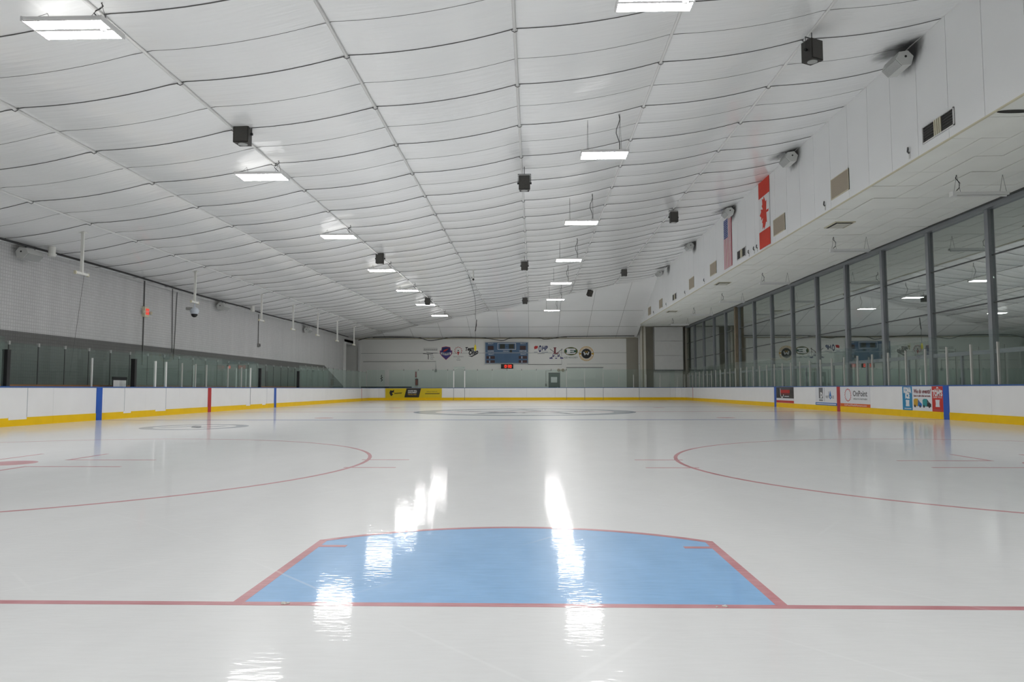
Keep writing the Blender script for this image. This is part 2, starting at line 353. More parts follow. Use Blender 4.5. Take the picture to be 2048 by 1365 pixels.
def ob(name, me, parent=None, loc=None, label=None):
    o = bpy.data.objects.new(name, me); COL.objects.link(o)
    if parent is not None: o.parent = parent
    if loc is not None: o.location = loc
    if label: o['label'] = label
    return o

def tag(o, label, cat, group=None):
    o['label'] = label; o['category'] = cat
    if group: o['group'] = group
    return o

def thing(name, label, cat, loc=(0, 0, 0), group=None, right=None, upv=None, rotz=0):
    """Empty at a thing's base; with right/upv its local x,y,z are right, up, out of a wall"""
    o = bpy.data.objects.new(name, None); o.empty_display_size = 0.2; COL.objects.link(o)
    if right is not None:
        r = Vector(right).normalized(); u = Vector(upv or (0, 0, 1)).normalized(); n = r.cross(u)
        o.matrix_world = Matrix.Translation(loc) @ Matrix((r, u, n)).transposed().to_4x4()
    else:
        o.location = loc; o.rotation_euler = (0, 0, rotz)
    return tag(o, label, cat, group)

def struct(name, label=None):
    o = bpy.data.objects.new(name, None); o.empty_display_size = 0.2; COL.objects.link(o); o['kind'] = 'structure'
    if label: o['label'] = label
    return o

def sbuild(mb, name, material, label=None, smooth=False):
    o = mb.build(name, material, None, None, smooth); o['kind'] = 'structure'
    if label: o['label'] = label
    return o

def dup(root, loc, label=None, rotz=None):
    r = root.copy(); COL.objects.link(r); r.location = loc
    if rotz is not None: r.rotation_euler = (0, 0, rotz)
    if label: r['label'] = label
    for ch in list(root.children):
        c = ch.copy(); COL.objects.link(c); c.parent = r
        for g in list(ch.children):
            d = g.copy(); COL.objects.link(d); d.parent = c
    return r

_txt = {}
def text(body, size, material, parent, x, y, z=0.004, width=None, align='CENTER', shear=0.0, depth=0.002, bold=0.0, name='lettering'):
    """flat raised lettering, local x right / y up / z out; width squeezes it to that length"""
    cu = bpy.data.curves.new(name, 'FONT'); cu.body = body; cu.size = size; cu.align_x = align; cu.align_y = 'CENTER'
    cu.shear = shear; cu.extrude = depth / 2; cu.offset = bold; cu.resolution_u = 2
    t = bpy.data.objects.new('tmp', cu); COL.objects.link(t)
    dg = bpy.context.evaluated_depsgraph_get(); me = bpy.data.meshes.new_from_object(t.evaluated_get(dg))
    bpy.data.objects.remove(t); bpy.data.curves.remove(cu)
    me.materials.clear(); me.materials.append(material); me.name = name
    o = ob(name, me, parent, (x, y, z))
    if width:
        xs = [v.co.x for v in me.vertices]; wd = max(xs) - min(xs)
        if wd > 0: o.scale = (width / wd, 1, 1)
    return o

# ------------------------------------------------------------------ main dimensions
WL, WR = -13.27, 12.465            # inner faces of the boards
Y0, Y1 = -3.75, 57.4               # near and far end of the rink
RC = 1.15                          # corner radius
BT = 1.03                          # top of the boards
XLW = -15.15                       # left wall
XF = 8.8                           # face of the upper right wall
XG = 13.0                          # lobby glass
YN, YF = -12.3, 59.1               # near and far wall
ZS = 6.12                          # underside of the lower ceiling on the right
BAY = 2.44; YB = 9.66              # roof bays
SP = 3.05; XP = -0.19              # roof rails
def z1(x): return 7.45 + 0.1475 * (x - XP)
def z2(y): return 5.22 + 0.30 * (YF - y)
def zc(x, y, detail=True):
    a = z1(x)
    if detail:
        t = ((x - XP) / SP) % 1.0; a -= 0.10 * 4 * t * (1 - t)
        u = ((y - YB) / 1.22) % 1.0; a -= 0.012 * 4 * u * (1 - u)
    return min(a, z2(y))

# ------------------------------------------------------------------ setting: ground, ice
sbuild(MB().box(-19, 19, YN - 0.3, YF + 4.0, -0.4, -0.04), 'floor', M['concrete'], 'grey concrete slab around the ice')
mb = MB()
pts = []
for cx, cy, a0 in ((WR-RC, Y1-RC, 0), (WL+RC, Y1-RC, 90), (WL+RC, Y0+RC, 180), (WR-RC, Y0+RC, 270)):
    for i in range(9):
        a = math.radians(a0 + 90*i/8); pts.append((cx + (RC+0.02)*math.cos(a), cy + (RC+0.02)*math.sin(a)))
ice = MB().prism(pts, -0.04, 0.0).build('ice_sheet', M['ice'])
tag(ice, 'smooth white ice sheet covering the whole rink floor', 'ice')

# painted markings lie in the ice as paper-thin real paint layers
def mark(name, label, cat, group=None): return thing(name, label, cat, (0, 0, 0), group)
LW = 0.051
o = MB().box(WL+0.03, WR-0.03, -LW/2, LW/2, 0.0, 0.0010).build('goal_line', M['ice_red']); tag(o, 'thin red goal line crossing the ice beneath the blue crease', 'line')
o = MB().box(WL+0.06, WR-0.06, 54.2-LW/2, 54.2+LW/2, 0.0, 0.0010).build('goal_line', M['ice_red']); tag(o, 'far red goal line close to the end boards', 'line')
# crease
cr = mark('goal_crease', 'light blue goal crease with red outline in the foreground', 'crease')
cd_, cw = 1.372, 1.22; Rf = 1.83
ha = math.acos(cw / Rf) if cw < Rf else 0
arc = [(Rf*math.cos(a), Rf*math.sin(a)) for a in [math.atan2(cd_, cw) + (math.pi - 2*math.atan2(cd_, cw))*i/28 for i in range(29)]]
sc_ = [(x, y) for x, y in arc]
MB().prism([(-cw, 0), (cw, 0)] + sc_, 0.0, 0.0006).build('crease_fill', M['ice_blue'], cr)
mb = MB(); mb.box(-cw, -cw+LW, 0, cd_, 0, 0.0012); mb.box(cw-LW, cw, 0, cd_, 0, 0.0012)
for (ax, ay), (bx, by) in zip(arc[:-1], arc[1:]):
    k = (Rf - LW) / Rf; mb.prism([(ax, ay), (bx, by), (bx*k, by*k), (ax*k, ay*k)], 0.0002, 0.0015)
mb.build('crease_outline', M['ice_red'], cr)
for s in (-1, 1):
    x0, x1 = sorted((s*(cw - LW), s*(cw - LW - 0.16)))
    MB().box(x0, x1, 1.22-LW/2-0.03, 1.22+LW/2-0.03, 0, 0.0018).build('corner_mark', M['ice_red'], cr)
# end-zone face-off circles
def circle(cx, cy, label, n=96, r=4.57, marks=True):
    c = mark('faceoff_circle', label, 'circle', 'red face-off circles')
    MB().ring(cx, cy, r-LW, r, 0, 0.0010, n).build('ring', M['ice_red'], c)
    MB().disc(cx, cy, 0.305, 0, 0.0012, 32).build('spot', M['ice_red'], c)
    for s in (-1, 1):
        for yy in (cy - 0.48, cy + 0.48):
            x0, x1 = sorted((cx + s*(r-0.13), cx + s*(r + 0.50)))
            MB().box(x0, x1, yy-LW/2, yy+LW/2, 0, 0.0012).build('hash_mark', M['ice_red'], c)
        for t in (-1, 1):                      # L-shaped player marks beside the spot
            x0, x1 = sorted((cx + s*0.46, cx + s*1.68)); y = cy + t*0.42
            MB().box(x0, x1, y-LW/2, y+LW/2, 0, 0.0012).build('player_mark', M['ice_red'], c)
            x0, x1 = sorted((cx + s*0.46, cx + s*(0.46+LW)))
            y0, y1 = sorted((y, y + t*0.92)); MB().box(x0, x1, y0, y1, 0, 0.0012).build('player_mark', M['ice_red'], c)
circle(-6.606, 6.1, 'red face-off circle on the left half of the ice')
circle(6.525, 6.1, 'red face-off circle on the right half of the ice')
circle(-6.606, 48.1, 'distant red face-off circle near the yellow ad')
circle(6.525, 48.1, 'distant red face-off circle before the far right corner')
for y, l in ((19.19, 'blue line across the ice before the centre circle'), (34.78, 'farther blue line across the ice beyond the centre circle')):
    o = MB().box(WL+0.03, WR-0.03, y-0.15, y+0.15, 0, 0.0008).build('blue_line', M['ice_line_blue']); tag(o, l, 'line')
o = MB().box(WL+0.03, WR-0.03, 26.98-0.15, 26.98+0.15, 0, 0.0007).build('center_line', M['ice_red']); tag(o, 'red centre line across the middle of the ice', 'line')
for x in (-6.7, 6.3):
    for y in (20.7, 33.3):
        nm = ('left' if x < 0 else 'right'); fr = ('near' if y < 25 else 'far')
        o = MB().disc(x, y, 0.305, 0, 0.001, 24).build('faceoff_spot', M['ice_red']); tag(o, 'small red neutral-zone spot, %s side, just inside the %s blue line' % (nm, 'nearer' if fr == 'near' else 'farther'), 'spot', 'neutral zone spots')
cc = mark('center_emblem', 'large grey ring emblem painted at centre ice', 'emblem')
ex, ey = -0.23, 26.98
MB().ring(ex, ey, 3.62, 4.5, 0, 0.0012, 80).build('ring', M['ice_grey'], cc)
MB().ring(ex, ey, 4.3, 4.5, 0, 0.0016, 80).build('ring_edge', M['ice_dark'], cc)
star = [(ex + (2.9 if i % 2 == 0 else 1.25)*math.sin(math.pi*i/5), ey + (2.9 if i % 2 == 0 else 1.25)*math.cos(math.pi*i/5)) for i in range(10)]
mb = MB(); P = star + [star[0]]; mb.stroke(P, 0.32, 0, 0.0014); mb.build('star_outline', M['ice_grey'], cc)
MB().prism([(ex-1.4, ey-2.0), (ex-0.2, ey-1.3), (ex-0.4, ey-0.4), (ex-1.3, ey-0.9)], 0, 0.0016).build('emblem_bar', M['ice_dark'], cc)
MB().prism([(ex+0.3, ey+0.2), (ex+1.5, ey+0.9), (ex+1.2, ey+1.5), (ex-0.3, ey+0.9)], 0, 0.0016).build('emblem_bar', M['ice_grey'], cc)
lg = mark('ice_logo', 'faint grey oval logo in the ice by the left boards', 'logo')
MB().ring(-8.35, 15.1, 0.95, 1.25, 0, 0.0010, 40, ry=1.1).build('ring', M['ice_grey'], lg)
MB().stroke([(-9.0, 14.7), (-8.5, 15.5), (-8.2, 14.8), (-7.8, 15.5)], 0.22, 0, 0.0012).build('letter_stroke', M['ice_grey'], lg)
# crumbs of snow at the goal-peg holes
for x, lab, nn in ((-0.97, 'little heap of slush on the goal line inside the left of the crease', 9), (0.93, 'little heap of slush on the goal line toward the right of the crease', 6)):
    mb = MB()
    for i in range(nn):
        mb.sphere((x + random.uniform(-0.028, 0.028), random.uniform(-0.014, 0.018), 0.002), random.uniform(0.004, 0.0085), 8, 5, 0.7)
    tag(mb.build('slush_heap', M['snow'], smooth=True), lab, 'slush', 'slush at the peg holes')

# ------------------------------------------------------------------ setting: ceiling
ceil = struct('ceiling', 'white quilted vinyl roof liner sloping up from left to right')
NX, NY = 12, 12
def panel_mesh(x0, x1, y0, y1, oy):
    mb = MB(); V = []
    for j in range(NY+1):
        for i in range(NX+1):
            x = x0 + (x1-x0)*i/NX; y = y0 + (y1-y0)*j/NY
            V.append((x, y-oy, zc(x, y)))
    F = [(j*(NX+1)+i, (j+1)*(NX+1)+i, (j+1)*(NX+1)+i+1, j*(NX+1)+i+1) for j in range(NY) for i in range(NX)]
    mb.add(V, F); return mb.mesh('liner_panel', M['vinyl'], True)
rows = list(range(-9, 21)); cache = {}
for k in range(-5, 3):
    xa, xb = max(XP + SP*k, XLW - 0.05), min(XP + SP*(k+1), XF + 0.05)
    for n in rows:
        ya = YB + BAY*n; yb = min(ya + BAY, YF + 0.05)
        if ya > YF: continue
        plain = yb - ya > BAY - 1e-6 and z2(yb) > z1(xb) + 0.01
        if plain:
            if k not in cache: cache[k] = panel_mesh(xa, xb, ya, yb, ya)
            me = cache[k]
        else: me = panel_mesh(xa, xb, ya, yb, ya)
        ob('liner_panel', me, ceil, (0, ya, 0))
def hipY(x): return YF - (z1(x) - 5.22) / 0.30
def seam_line(y, r, m, name, drop):
    mb = MB(); xs = []
    x = XLW
    P = []
    n = 64
    for i in range(n+1):
        x = XLW + (XF - XLW)*i/n
        if y < hipY(x) - 0.05: P.append((x, y, zc(x, y) - drop))
        elif P: break
    if len(P) > 1: mb.tube(P, r, 5).build(name, m, ceil, smooth=True)
for n in rows:
    y = YB + BAY*n
    if y > YN + 0.1: seam_line(y, 0.010, M['strap'], 'strap', 0.006)
    seam_line(y + BAY/2, 0.005, M['seam'], 'seam', 0.002)
for k in range(-4, 3):
    x = XP + SP*k; ye = min(hipY(x), YF)
    rl = MB().tube([(x, YN, z1(x) - 0.028), (x, ye - 0.05, z1(x) - 0.028)], 0.03, 8).build('rail', M['rail'], ceil, smooth=True)
    mb = MB()
    for n in rows:
        y = YB + BAY*n
        if YN < y < ye - 0.2:
            mb.tube([(x-0.055, y, z1(x)+0.0), (x-0.05, y, z1(x)-0.05), (x, y, z1(x)-0.075), (x+0.05, y, z1(x)-0.05), (x+0.055, y, z1(x)+0.0)], 0.008, 5)
    c = mb.build('clip_row', M['strap'], rl); c['kind'] = 'stuff'
# seams of the sloping far end of the liner
for i in range(0, 10):
    x = -12.4 + i*2.44
    if x > XF - 0.2: break
    MB().tube([(x, hipY(x)+0.1, z2(hipY(x)+0.1)-0.003), (x, YF-0.02, z2(YF)-0.003)], 0.009, 5).build('seam', M['seam'], ceil)
for yy in (53.4, 56.6):
    xs = [x for x in [XLW + i*0.25 for i in range(96)] if hipY(x) < yy - 0.05 and x < XF]
    if xs: MB().tube([(xs[0], yy, z2(yy)-0.004), (xs[-1], yy, z2(yy)-0.004)], 0.010, 5).build('seam', M['seam'], ceil)
xs = [-14.5 + i*0.5 for i in range(47)]
MB().tube([(x, hipY(x), min(z1(x), z2(hipY(x))) - 0.05 - 0.02*math.sin(i*2.1)) for i, x in enumerate(xs)], 0.008, 5).build('seam', M['seam'], ceil)

# ------------------------------------------------------------------ setting: left wall
wl = struct('wall_left', 'pale painted block wall behind the benches, grey below')
MB().box(XLW-0.3, XLW, YN, 56.2, -0.04, 5.6).build('wall_face', M['block'], wl)
MB().box(XLW-0.3, XLW, 56.2, YF, 4.62, 5.6).build('lintel', M['block'], wl)
mb = MB(); P = [(YN, 0.0), (56.2, 0.0), (56.2, 1.08), (51.5, 2.35), (50.4, 2.67), (YN, 2.67)]
mb.add([(XLW, y, z) for y, z in P] + [(XLW+0.006, y, z) for y, z in P], [(0,1,2,3,4,5), (11,10,9,8,7,6)] + [(i, (i+1) % 6, 6+(i+1) % 6, 6+i) for i in range(6)])
mb.build('painted_band', M['block_grey'], wl)
MB().box(XLW, XLW+0.10, 55.75, 56.25, 0, 4.75).build('jamb', M['rail'], wl)
MB().box(XLW-3.3, XLW-0.3, 56.0, 56.2, 0, 5.0).build('alcove_side', M['shadowwall'], wl)
MB().box(XLW-3.3, XLW-3.1, 56.0, YF, 0, 5.0).build('alcove_back', M['shadowwall'], wl)
MB().box(XLW-3.3, XLW-0.0, 56.0, YF, 4.8, 5.0).build('alcove_ceiling', M['shadowwall'], wl)

# ------------------------------------------------------------------ setting: far, near, right walls
wf = struct('wall_far', 'grey white end wall carrying logos and the scoreboard')
MB().box(-18.6, 18.5, YF, YF+0.3, -0.04, 6.8).build('wall_face', M['farwall'], wf)
MB().box(-14.72, -14.55, YF-0.14, YF, 0, 4.75).build('jamb', M['rail'], wf)
MB().box(XLW, XF, YF-0.05, YF, 5.16, 5.30).build('wall_cap', M['fascia_gap'], wf)
MB().box(-14.5, 8.5, YF-0.012, YF, 3.945, 3.965).build('panel_joint', M['inkgrey'], wf)
MB().box(3.0, 13.0, YF-0.012, YF, 2.99, 3.005).build('panel_joint', M['inkgrey'], wf)
MB().box(9.6, 10.25, YF-0.02, YF, 0, 6.1).build('beige_bay', M['beige'], wf)
MB().box(12.7, 13.0, YF-0.02, YF, 0, 6.1).build('beige_bay', M['beige'], wf)
MB().box(8.0, 9.0, YF-0.02, YF, 0, 5.2).build('beige_bay', M['beige'], wf)
sbuild(MB().box(-18.6, 18.5, YN-0.3, YN, -0.04, 9.6), 'wall_near', M['farwall'], 'plain end wall behind the viewpoint')
sbuild(MB().box(18.2, 18.5, YN, YF, -0.04, 6.6), 'wall_right', M['lobby'], 'dim back wall of the lobby seen through the glass')
# upper right wall: white panels, one every 1.22 m, over a tan backing
wu = struct('wall_upper', 'white panelled upper wall above the right side of the ice')
MB().box(XF+0.02, XF+0.35, YN, YF, ZS+0.07, 9.3).build('backing', M['fascia_gap'], wu)
PW = 1.2175
pm = MB().box(XF-0.012, XF+0.02, 0.007, PW-0.007, ZS+0.012, 8.95).mesh('panel', M['fascia'])
n0 = int((YN - 12.0) / PW) - 1
for n in range(n0, 60):
    y = 12.0 + PW*n
    if y < YN or y + PW > YF - 0.1: continue
    ob('panel', pm, wu, (0, y, 0))
MB().tube([(XF-0.03, YN, 8.76), (XF-0.03, 45.5, 8.76)], 0.025, 6).build('edge_rail', M['rail'], wu)
MB().box(XF-0.02, XF+0.03, YN, YF-1.2, ZS-0.012, ZS+0.012).build('edge_trim', M['cream'], wu)
# low ceiling on the right: lay-in tiles
cl = struct('ceiling_lower', 'low suspended tile ceiling between the panelled wall and the glass')
MB().box(XF+0.02, 18.5, YN, YF, ZS+0.02, ZS+0.06).build('tile_grid', M['tgrid'], cl)
TX, TY = 0.605, 1.2175
tmesh = [MB().box(0.008, TX-0.008, 0.008, TY-0.008, -0.012, 0.0).mesh('ceiling_tile', M['tile']) for _ in range(1)]
cnt = 0
for n in range(-4, 39):
    for c in range(7):
        y = 12.0 + TY*n; x = XF + 0.03 + TX*c
        if x + TX > XG + 0.1 or y + TY > YF - 0.2: continue
        o = ob('ceiling_tile', tmesh[0], cl, (x, y, ZS + 0.015 + random.uniform(-0.006, 0.003)))
        o.rotation_euler = (random.uniform(-0.006, 0.006), random.uniform(-0.010, 0.010), 0); cnt += 1
MB().box(XF+0.03, XG, YN, 12.0+TY*-4, ZS, ZS+0.02).build('plain_run', M['tile'], cl)
MB().box(XG+0.1, 18.2, YN, YF, ZS, ZS+0.02).build('lobby_run', M['tile'], cl)
sbuild(MB().box(XG+0.05, 18.2, YN, YF, -0.04, 0.02), 'floor_lobby', M['lobbyfloor'], 'dark lobby floor behind the glass')

# ------------------------------------------------------------------ setting: lobby glass wall
win = struct('window_1', 'tall grey-framed lobby glass wall along the right side')
MS = 3.165; MY = 17.65
def mull(y, m, wd=0.15):
    MB().box(XG-0.09, XG+0.09, y-wd/2, y+wd/2, 0.0, ZS-0.12).build('mullion', m, win)
pane_hi = MB().box(XG-0.006, XG+0.006, 0.085, MS-0.085, 4.68, ZS-0.12).mesh('pane', M['winglass'])
pane_mid = MB().box(XG-0.006, XG+0.006, 0.085, MS-0.085, 3.345, 4.645).mesh('pane', M['winglass'])
pane_lo = MB().box(XG-0.006, XG+0.006, 0.085, MS-0.085, 2.02, 3.31).mesh('pane', M['winglass'])
half = (MS - 0.17 - 0.09) / 2
pane_b = MB().box(XG-0.006, XG+0.006, 0.085, 0.085+half, 0.42, 1.90).mesh('pane', M['winglass'])
bar_m = MB().box(XG-0.025, XG+0.03, 0.075, MS-0.075, -0.018, 0.018).mesh('glazing_bar', M['bar'])
rail_m = MB().box(XG-0.05, XG+0.06, 0.075, MS-0.075, -0.06, 0.06).mesh('transom', M['mullion'])
stub_m = MB().box(XG-0.03, XG+0.04, 0.085+half, 0.085+half+0.09, 0.42, 1.90).mesh('stile', M['mullion'])
sill_m = MB().box(XG-0.08, XG+0.08, 0.075, MS-0.075, 0.0, 0.42).mesh('sill_wall', M['inkgrey'])
for n in range(-9, 14):
    y = MY + MS*n
    if y < YN or y > YF: continue
    mull(y, M['mullion'], 0.17)
    if y + MS > YF + 0.2: continue
    ob('pane', pane_hi, win, (0, y, 0)); ob('pane', pane_mid, win, (0, y, 0)); ob('pane', pane_lo, win, (0, y, 0))
    ob('pane', pane_b, win, (0, y, 0)); ob('pane', pane_b, win, (0, y + half + 0.09, 0)); ob('stile', stub_m, win, (0, y, 0))
    ob('glazing_bar', bar_m, win, (0, y, 4.66)); ob('glazing_bar', bar_m, win, (0, y, 3.33)); ob('transom', rail_m, win, (0, y, 1.96)); ob('sill_wall', sill_m, win, (0, y, 0))
MB().box(XG-0.14, XG+0.14, YN, YF, ZS-0.15, ZS+0.02).build('head_frame', M['mullion'], win)
MB().box(XG-0.17, XG-0.13, YN, YF, ZS-0.04, ZS+0.02).build('head_flashing', M['bar'], win)
pst = MB().box(XG-0.26, XG-0.10, 42.9, 43.2, 0.0, ZS-0.1).build('steel_post', M['postbrown']); tag(pst, 'rusty brown steel post in front of the lobby glass', 'post')
MB().box(XG-0.15, XG+0.09, 58.55, YF, 0, ZS).build('end_jamb', M['beige'], win)

# column at the end of the panelled wall
c = thing('steel_column', 'tall off-white steel column in the far right corner behind the glass', 'column', (9.2, 58.3, 0))
MB().box(-0.16, 0.02, -0.1, 0.1, 0, ZS).build('flange', M['offwhite'], c); MB().box(0.12, 0.30, -0.1, 0.1, 0, ZS).build('flange', M['offwhite'], c)
MB().box(0.02, 0.12, -0.03, 0.03, 0, ZS).build('web', M['fascia_gap'], c)
c = thing('hanging_door', 'white three-section overhead door hanging in the far right corner', 'door', (10.3, YF-0.35, 0))
for i in range(3): MB().box(0, 2.36, -0.05, 0.05, 2.5+i*1.2, 2.5+i*1.2+1.185).build('door_section', M['rail'], c)
MB().box(-0.06, 2.42, -0.07, 0.07, 2.42, 2.5).build('bottom_bar', M['inkgrey'], c)
for x in (-0.05, 2.36): MB().box(x, x+0.05, -0.06, 0.06, 2.5, ZS).build('track', M['greybox'], c)

# ------------------------------------------------------------------ rink boards
bd = thing('rink_boards', 'white rink boards with yellow kick plate and blue top rail', 'boards', (0, 0, 0))
def path_pts():
    P = []
    def straight(a, b, step):
        L_ = math.dist(a, b); n = max(1, round(L_/step))
        return [(a[0]+(b[0]-a[0])*i/n, a[1]+(b[1]-a[1])*i/n) for i in range(n)]
    def corner(cx, cy, a0):
        return [(cx+RC*math.cos(math.radians(a0-90*i/4)), cy+RC*math.sin(math.radians(a0-90*i/4))) for i in range(4)]
    P += straight((WL, Y0+RC), (WL, Y1-RC), 2.44); P += corner(WL+RC, Y1-RC, 180)
    P += straight((WL+RC, Y1), (WR-RC, Y1), 2.44); P += corner(WR-RC, Y1-RC, 90)
    P += straight((WR, Y1-RC), (WR, Y0+RC), 2.44); P += corner(WR-RC, Y0+RC, 0)
    P += straight((WR-RC, Y0), (WL+RC, Y0), 2.44); P += corner(WL+RC, Y0+RC, 270)
    return P
BP = path_pts()
def seg(mb, a, b, z0, z1, t0, t1, gap=0.0):
    a, b = Vector(a), Vector(b); d = (b-a).normalized(); n = Vector((-d.y, d.x))   # outward (left of travel)
    a2, b2 = a + d*gap, b - d*gap
    q = [a2+n*t0, b2+n*t0, b2+n*t1, a2+n*t1]
    mb.add([(p.x, p.y, z0) for p in q]+[(p.x, p.y, z1) for p in q], [(0,1,2,3),(7,6,5,4),(0,4,5,1),(1,5,6,2),(2,6,7,3),(3,7,4,0)])
    return mb
for a, b in zip(BP, BP[1:]+BP[:1]):
    pn = seg(MB(), a, b, 0.21, BT-0.035, 0.0, 0.03, 0.003).build('board_panel', M['board'], bd)
    seg(MB(), a, b, 0.0, 0.215, -0.010, 0.03, 0.002).build('kick_plate', M['kick'], pn)
    seg(MB(), a, b, BT-0.035, BT, -0.012, 0.11, 0.0).build('cap_rail', M['cap'], pn)
    seg(MB(), a, b, 0.0, BT-0.04, 0.03, 0.10, 0.0).build('core', M['core'], pn)
def board_stripe(y, wd, m):
    MB().box(WL-0.001, WL+0.014, y-wd/2, y+wd/2, 0.0, BT-0.03).build('line_stripe', m, bd)
    MB().box(WR-0.014, WR+0.001, y-wd/2, y+wd/2, 0.0, BT-0.03).build('line_stripe', m, bd)
board_stripe(19.19, 0.30, M['blue']); board_stripe(26.98, 0.30, M['red']); board_stripe(34.78, 0.30, M['blue'])
board_stripe(54.2, 0.05, M['red'])
# gates in the left boards and in the end boards: joints and the white strips that overlap the kick plate
for y, wd in ((31.41, 0.035), (23.35, 0.012), (20.61, 0.008), (15.95, 0.010), (33.6, 0.008)):
    MB().box(WL-0.001, WL+0.006, y-wd/2, y+wd/2, 0.17, BT-0.04).build('gate_joint', M['inkgrey'] if wd > 0.03 else M['sb_frame'], bd)
for a, b in ((15.25, 15.93), (20.55, 21.0), (22.6, 23.33), (30.9, 31.38), (32.95, 33.4)):
    MB().box(WL-0.001, WL+0.013, a, b, 0.165, 0.24).build('gate_strip', M['board'], bd)
for x in (-6.4, -5.49, 2.87, 4.36, 5.87, 8.8):
    MB().box(x-0.012, x+0.012, Y1-0.013, Y1+0.001, 0.0, BT-0.04).build('gate_joint', M['inkgrey'], bd)

# ------------------------------------------------------------------ shield glass
def pane_x(x, ya, yb, z0, z1, parent, m): return MB().box(x-0.006, x+0.006, ya+0.006, yb-0.006, z0, z1).build('pane', m, parent)
g = thing('shield_glass', 'clear shield glass on pale posts along the right boards', 'glass', (0, 0, 0))
y = 16.71 - 1.219*14
pm_ = MB().box(WR+0.045, WR+0.057, 0.006, 1.213, BT, 2.52).mesh('pane', M['shield'])
po_ = MB().box(WR+0.02, WR+0.075, -0.022, 0.022, BT, 2.17).mesh('post', M['alu'])
while y < Y1 - RC:
    if y > Y0 + RC:
        ob('post', po_, g, (0, y, 0))
        if y + 1.22 < Y1 - RC + 0.6: ob('pane', pm_, g, (0, y, 0))
    y += 1.219
# far end
g = thing('shield_glass', 'greenish tall shield glass above the far end boards', 'glass', (0, 0, 0))
YG = Y1 + 0.05
edges = [-11.75, -10.54, -9.33, -8.12, -6.9, -6.4, -5.49, -4.44, -3.22, -2.01, -0.81, 0.41, 1.62, 2.87, 4.36, 5.87, 7.14, 8.35, 9.37, 10.5, 11.71]
for a, b in zip(edges[:-1], edges[1:]):
    top = 2.66 if 2.8 < a < 5.8 else (2.75 if abs(a+6.4) < 0.01 else 2.50)
    MB().box(a+0.006, b-0.006, YG-0.006, YG+0.006, BT, top).build('pane', M['shield_old'] if a < 8 else M['shield'], g)
for x in edges[1:14]:
    MB().box(x-0.03, x+0.03, YG-0.03, YG+0.03, 2.42, 2.56).build('clip', M['greybox'], g)
for x in (-6.4, -5.49): MB().box(x-0.045, x+0.045, YG-0.04, YG+0.04, BT, 2.42).build('gate_post', M['whitepost'], g)
MB().tube([(-6.4, YG, 2.42), (-6.3, YG, 2.56), (-6.05, YG, 2.66), (-5.75, YG, 2.66), (-5.55, YG, 2.56), (-5.49, YG, 2.42)], 0.018, 6).build('gate_arch', M['rod'], g)
for x in (2.87, 4.36, 5.87, 7.14): MB().box(x-0.02, x+0.02, YG-0.03, YG+0.03, BT, 2.2 if x > 4 else 2.66).build('post', M['alu'], g)
MB().box(2.85, 5.9, YG-0.02, YG+0.02, 2.64, 2.69).build('gate_header', M['steel'], g)
for x in (8.35, 9.37, 10.5, 11.71): MB().box(x-0.03, x+0.03, YG-0.03, YG+0.03, BT, 2.07).build('post', M['alu'], g)
for s, cx in ((-1, WL+RC), (1, WR-RC)):
    pr = [(cx + s*(RC+0.05)*math.sin(math.radians(90*i/3)), Y1-RC+(RC+0.05)*math.cos(math.radians(90*i/3))) for i in range(4)]
    for a, b in zip(pr[:-1], pr[1:]):
        q = seg(MB(), a, b, BT, 2.5 if s < 0 else 2.45, -0.006, 0.006, 0.006).build('pane', M['shield_old'] if s < 0 else M['shield'], g)
    for a in pr[1:]:
        if s > 0: MB().cbox((a[0], a[1], (BT+2.07)/2), (0.05, 0.05, 2.07-BT)).build('post', M['alu'], g)
# left: glass in front of the penalty boxes and from the far bench to the corner
XS = WL - 0.06
g = thing('shield_glass', 'green-edged shield glass with white posts above the left boards', 'glass', (0, 0, 0))
wide = (22.64, 23.4, 31.51)
posts = [22.64, 23.4, 24.64, 25.78, 26.77, 28.91, 30.42, 31.51]
for y in posts:
    wd = 0.075 if y in wide else 0.04
    MB().box(XS-0.03, XS+0.03, y-wd/2, y+wd/2, BT, 1.95).build('post', M['whitepost'] if wd > 0.05 else M['alu'], g)
pe = [21.3] + posts + [32.6]
for a, b in zip(pe[:-1], pe[1:]): pane_x(XS, a, b, BT, 2.26, g, M['shield_old'])
y = 38.85
while y < Y1 - RC - 0.5:
    pane_x(XS, y, y+1.22, BT, 2.30, g, M['shield_old']); MB().box(XS-0.02, XS+0.02, y+1.19, y+1.25, 2.24, 2.36).build('clip', M['greybox'], g); y += 1.22
y = 15.1 - 1.22*13
while y < 15.0:
    if y > 0: pane_x(XS, y, y+1.22, BT, 2.30, g, M['shield_old'])
    y += 1.22
# black padded posts at the bench openings
for y, l in ((15.19, 'black padded post on the left boards nearest the left edge of view'), (21.23, 'black padded post beside the white notice board'),
             (32.73, 'black padded post at the start of the far bench'), (38.71, 'black padded post at the end of the far bench')):
    t = thing('padded_post', l, 'post', (XS, y, BT), 'black padded posts')
    MB().prism([(-0.07, -0.06), (0.07, -0.06), (0.07, 0.06), (-0.07, 0.06)], 0, 0.92).build('pad', M['blackpad'], t)
    MB().box(-0.075, 0.075, -0.065, 0.065, 0.90, 0.94).build('cap', M['black'], t)
    MB().box(-0.02, 0.02, 0.06, 0.075, 0.0, 0.9).build('trim', M['alu'], t)
